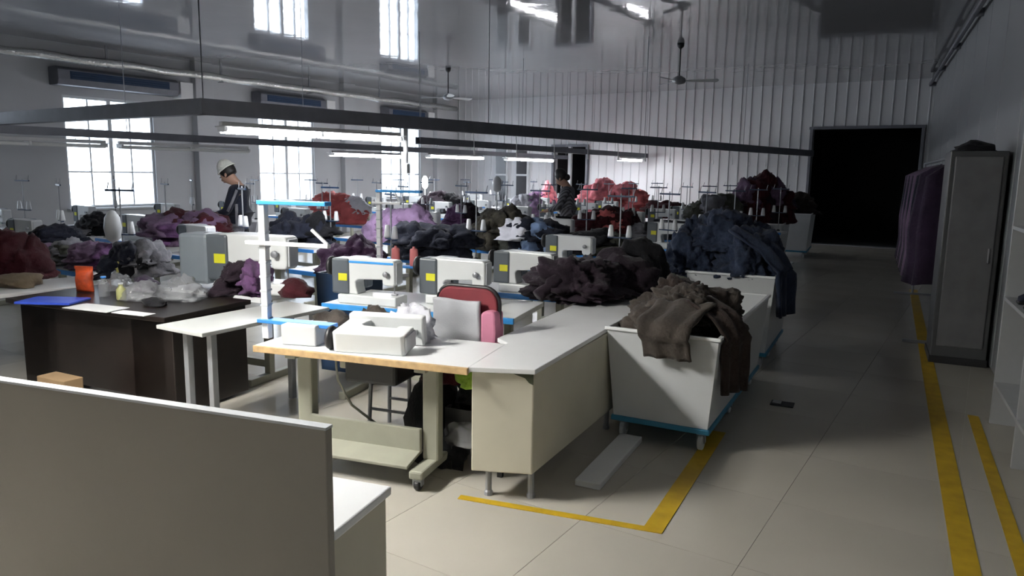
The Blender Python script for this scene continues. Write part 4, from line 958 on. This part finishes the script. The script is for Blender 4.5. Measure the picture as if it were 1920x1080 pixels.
# ------------------------------------------------------------------ people
def skin_mesh(name, joints, edges, m, parent, sub=2):
    names = list(joints); me = bpy.data.meshes.new(name)
    me.from_pydata([joints[k][0] for k in names], [(names.index(a_), names.index(b_)) for a_, b_ in edges], [])
    me.materials.append(m); o = bpy.data.objects.new(name, me); C.objects.link(o); o.parent = parent
    bm = bmesh.new(); bm.from_mesh(me); lay = bm.verts.layers.skin.verify(); bm.verts.ensure_lookup_table()
    for i, k in enumerate(names):
        r_ = joints[k][1]; bm.verts[i][lay].radius = r_ if isinstance(r_, tuple) else (r_, r_); bm.verts[i][lay].use_root = (i == 0)
    bm.to_mesh(me); bm.free()
    sk = o.modifiers.new('skin', 'SKIN'); sk.use_smooth_shade = True
    ss = o.modifiers.new('subdivision', 'SUBSURF'); ss.levels = sub; ss.render_levels = sub
    return o
def person(label, loc, rz, jacket_m, trouser_m, cap_m=None, stripe_m=None, nod=0.5, scale=1.0):
    t = thing('person', label, 'person', loc, rz); t.scale = (scale,)*3
    hd = Vector((0, 0.045+0.10*nod, 1.585))           # head centre, tipped forward over the work
    ax = Vector((0, sin(nod*0.7), cos(nod*0.7))); fw = Vector((0, cos(nod*0.7), -sin(nod*0.7)))
    J = {'pelvis': ((0, 0, 0.95), (0.145, 0.105)), 'waist': ((0, 0.0, 1.10), (0.13, 0.095)), 'chest': ((0, 0.01, 1.30), (0.15, 0.105)), 'collar': ((0, 0.015, 1.41), (0.085, 0.07)),
         'neck': ((0, 0.03, 1.475), 0.052), 'jaw': (tuple(hd - ax*0.045 + fw*0.02), (0.062, 0.07)), 'brow': (tuple(hd + ax*0.055), (0.078, 0.09)), 'crown': (tuple(hd + ax*0.125), 0.05),
         'nose': (tuple(hd + fw*0.115), 0.014)}
    E_ = [('pelvis', 'waist'), ('waist', 'chest'), ('chest', 'collar'), ('collar', 'neck'), ('neck', 'jaw'), ('jaw', 'brow'), ('brow', 'crown'), ('jaw', 'nose')]
    for s, n_ in ((-1, 'l'), (1, 'r')):
        J.update({n_+'sh': ((s*0.175, 0.0, 1.385), 0.062), n_+'el': ((s*0.235, 0.08, 1.125), 0.046), n_+'wr': ((s*0.17, 0.31, 1.05), 0.03), n_+'pa': ((s*0.15, 0.375, 1.035), (0.036, 0.018)),
                  n_+'hip': ((s*0.09, 0, 0.88), 0.085), n_+'kn': ((s*0.095, 0.03, 0.48), 0.06), n_+'an': ((s*0.095, 0, 0.09), 0.042), n_+'toe': ((s*0.10, 0.13, 0.04), 0.036)})
        E_ += [('collar', n_+'sh'), (n_+'sh', n_+'el'), (n_+'el', n_+'wr'), (n_+'wr', n_+'pa'), ('pelvis', n_+'hip'), (n_+'hip', n_+'kn'), (n_+'kn', n_+'an'), (n_+'an', n_+'toe')]
        for f_ in range(4):
            bx = s*(0.15+(f_-1.5)*0.018); ln = (0.055, 0.07, 0.075, 0.065)[f_] if s > 0 else (0.065, 0.075, 0.07, 0.055)[f_]
            J[n_+'k%d' % f_] = ((bx, 0.41, 1.03), 0.009); J[n_+'t%d' % f_] = ((bx, 0.41+ln*0.8, 1.03-ln*0.5), 0.007)
            E_ += [(n_+'pa', n_+'k%d' % f_), (n_+'k%d' % f_, n_+'t%d' % f_)]
        J[n_+'th'] = ((s*0.105, 0.395, 1.02), 0.009); E_.append((n_+'pa', n_+'th'))
    skin_mesh('body', J, E_, M_skin, t)
    K = {k: (J[k][0], tuple(v*1.14+0.008 for v in (J[k][1] if isinstance(J[k][1], tuple) else (J[k][1],)*2))) for k in ('pelvis', 'waist', 'chest', 'collar', 'lsh', 'rsh', 'lel', 'rel', 'lwr', 'rwr')}
    for n_, s in (('l', -1), ('r', 1)): K[n_+'wr'] = ((s*0.175, 0.29, 1.055), (0.042, 0.042))
    K['hem'] = ((0, 0, 0.86), (0.165, 0.125))
    jk = skin_mesh('jacket', K, [('pelvis', 'hem'), ('pelvis', 'waist'), ('waist', 'chest'), ('chest', 'collar'), ('collar', 'lsh'), ('collar', 'rsh'), ('lsh', 'lel'), ('rsh', 'rel'), ('lel', 'lwr'), ('rel', 'rwr')], jacket_m, t)
    if stripe_m:
        for s in (-1, 1):
            MB().tube([(s*0.222, -0.055, 1.40), (s*0.268, -0.01, 1.26), (s*0.285, 0.05, 1.13)], 0.018, 8).build('sleeve_stripe', stripe_m, jk, smooth=True)
            MB().bar((s*0.165, -0.02, 0.86), (s*0.165, -0.02, 1.22), 0.03, 0.03).build('side_stripe', stripe_m, jk)
    K2 = {'pelvis': ((0, 0, 0.93), (0.155, 0.115))}; e2 = []
    for n_ in 'lr':
        for q in ('hip', 'kn', 'an'): K2[n_+q] = (J[n_+q][0], J[n_+q][1]*1.15+0.008)
        e2 += [('pelvis', n_+'hip'), (n_+'hip', n_+'kn'), (n_+'kn', n_+'an')]
    skin_mesh('trousers', K2, e2, trouser_m, t)
    R3 = Matrix((Vector((1, 0, 0)), fw, ax)).transposed()
    def dome(rx, ry, rz_, zcut, off, n=18, m_=8):
        vv = []; z0 = math.asin(zcut)
        for i in range(m_+1):
            e_ = z0 + (pi/2-z0)*i/m_*0.995
            for q in range(n): a_ = 2*pi*q/n; vv.append(hd + R3 @ (Vector((rx*cos(e_)*cos(a_), ry*cos(e_)*sin(a_), rz_*sin(e_))) + Vector(off)))
        ff = [(i*n+q, i*n+(q+1) % n, (i+1)*n+(q+1) % n, (i+1)*n+q) for i in range(m_) for q in range(n)] + [tuple(range(n))[::-1], tuple(m_*n+q for q in range(n))]
        return MB().add(vv, ff)
    dome(0.098, 0.108, 0.135, -0.62, (0, -0.03, 0.055)).build('hair', M_hair, t, smooth=True)
    if not cap_m: MB().lathe(hd + R3 @ Vector((0, -0.10, -0.02)), [(0.01, -0.06), (0.05, -0.04), (0.06, 0.0), (0.045, 0.04), (0.01, 0.055)], 12).build('hair_bun', M_hair, t, smooth=True)
    for s in (-1, 1):
        MB().lathe(hd + R3 @ Vector((s*0.032, 0.092, 0.025)), [(0.002, -0.006), (0.01, -0.003), (0.01, 0.003), (0.002, 0.006)], 8).build('eye', M_black, t)
        MB().lathe(hd + R3 @ Vector((s*0.085, 0.0, 0.0)), [(0.006, -0.03), (0.016, -0.01), (0.018, 0.012), (0.006, 0.03)], 8).build('ear', M_skin, t, smooth=True)
    MB().bar(hd + R3 @ Vector((-0.022, 0.098, -0.05)), hd + R3 @ Vector((0.022, 0.098, -0.05)), 0.008, 0.008).build('mouth', M_rfelt, t)
    if cap_m:
        cp = dome(0.108, 0.12, 0.155, 0.12, (0, -0.03, 0.055)).build('cap', cap_m, t, smooth=True)
        MB().tube([hd + R3 @ Vector((0.107*cos(a_), -0.03+0.119*sin(a_), 0.078)) for a_ in [2*pi*q/20 for q in range(21)]], 0.012, 6).build('cap_band', cap_m, cp, smooth=True)
    return t
person('person in navy jacket with grey stripes and white cap bending over the purple heap', (-8.58, 6.54, 0), radians(122), CL['navy'], CL['grey'], cloth('white_cap', (0.78, 0.78, 0.72), 0.04), CL['grey'], nod=0.9, scale=1.04)
pl = bpy.data.materials.new('plaid'); pl.use_nodes = True
_b = pl.node_tree.nodes['Principled BSDF']; _b.inputs['Roughness'].default_value = 0.85
_w = pl.node_tree.nodes.new('ShaderNodeTexWave'); _w.inputs['Scale'].default_value = 9; _w.bands_direction = 'DIAGONAL'
_r = pl.node_tree.nodes.new('ShaderNodeValToRGB'); _r.color_ramp.elements[0].color = (0.05, 0.05, 0.055, 1); _r.color_ramp.elements[1].color = (0.24, 0.24, 0.27, 1)
_t = pl.node_tree.nodes.new('ShaderNodeTexCoord')
pl.node_tree.links.new(_t.outputs['Object'], _w.inputs['Vector']); pl.node_tree.links.new(_w.outputs['Fac'], _r.inputs['Fac']); pl.node_tree.links.new(_r.outputs['Color'], _b.inputs['Base Color'])
person('person in a grey plaid jacket standing before the dark double doorway', (-6.27, 11.63, 0), radians(100), pl, CL['black'], None, None, nod=0.8, scale=1.03)
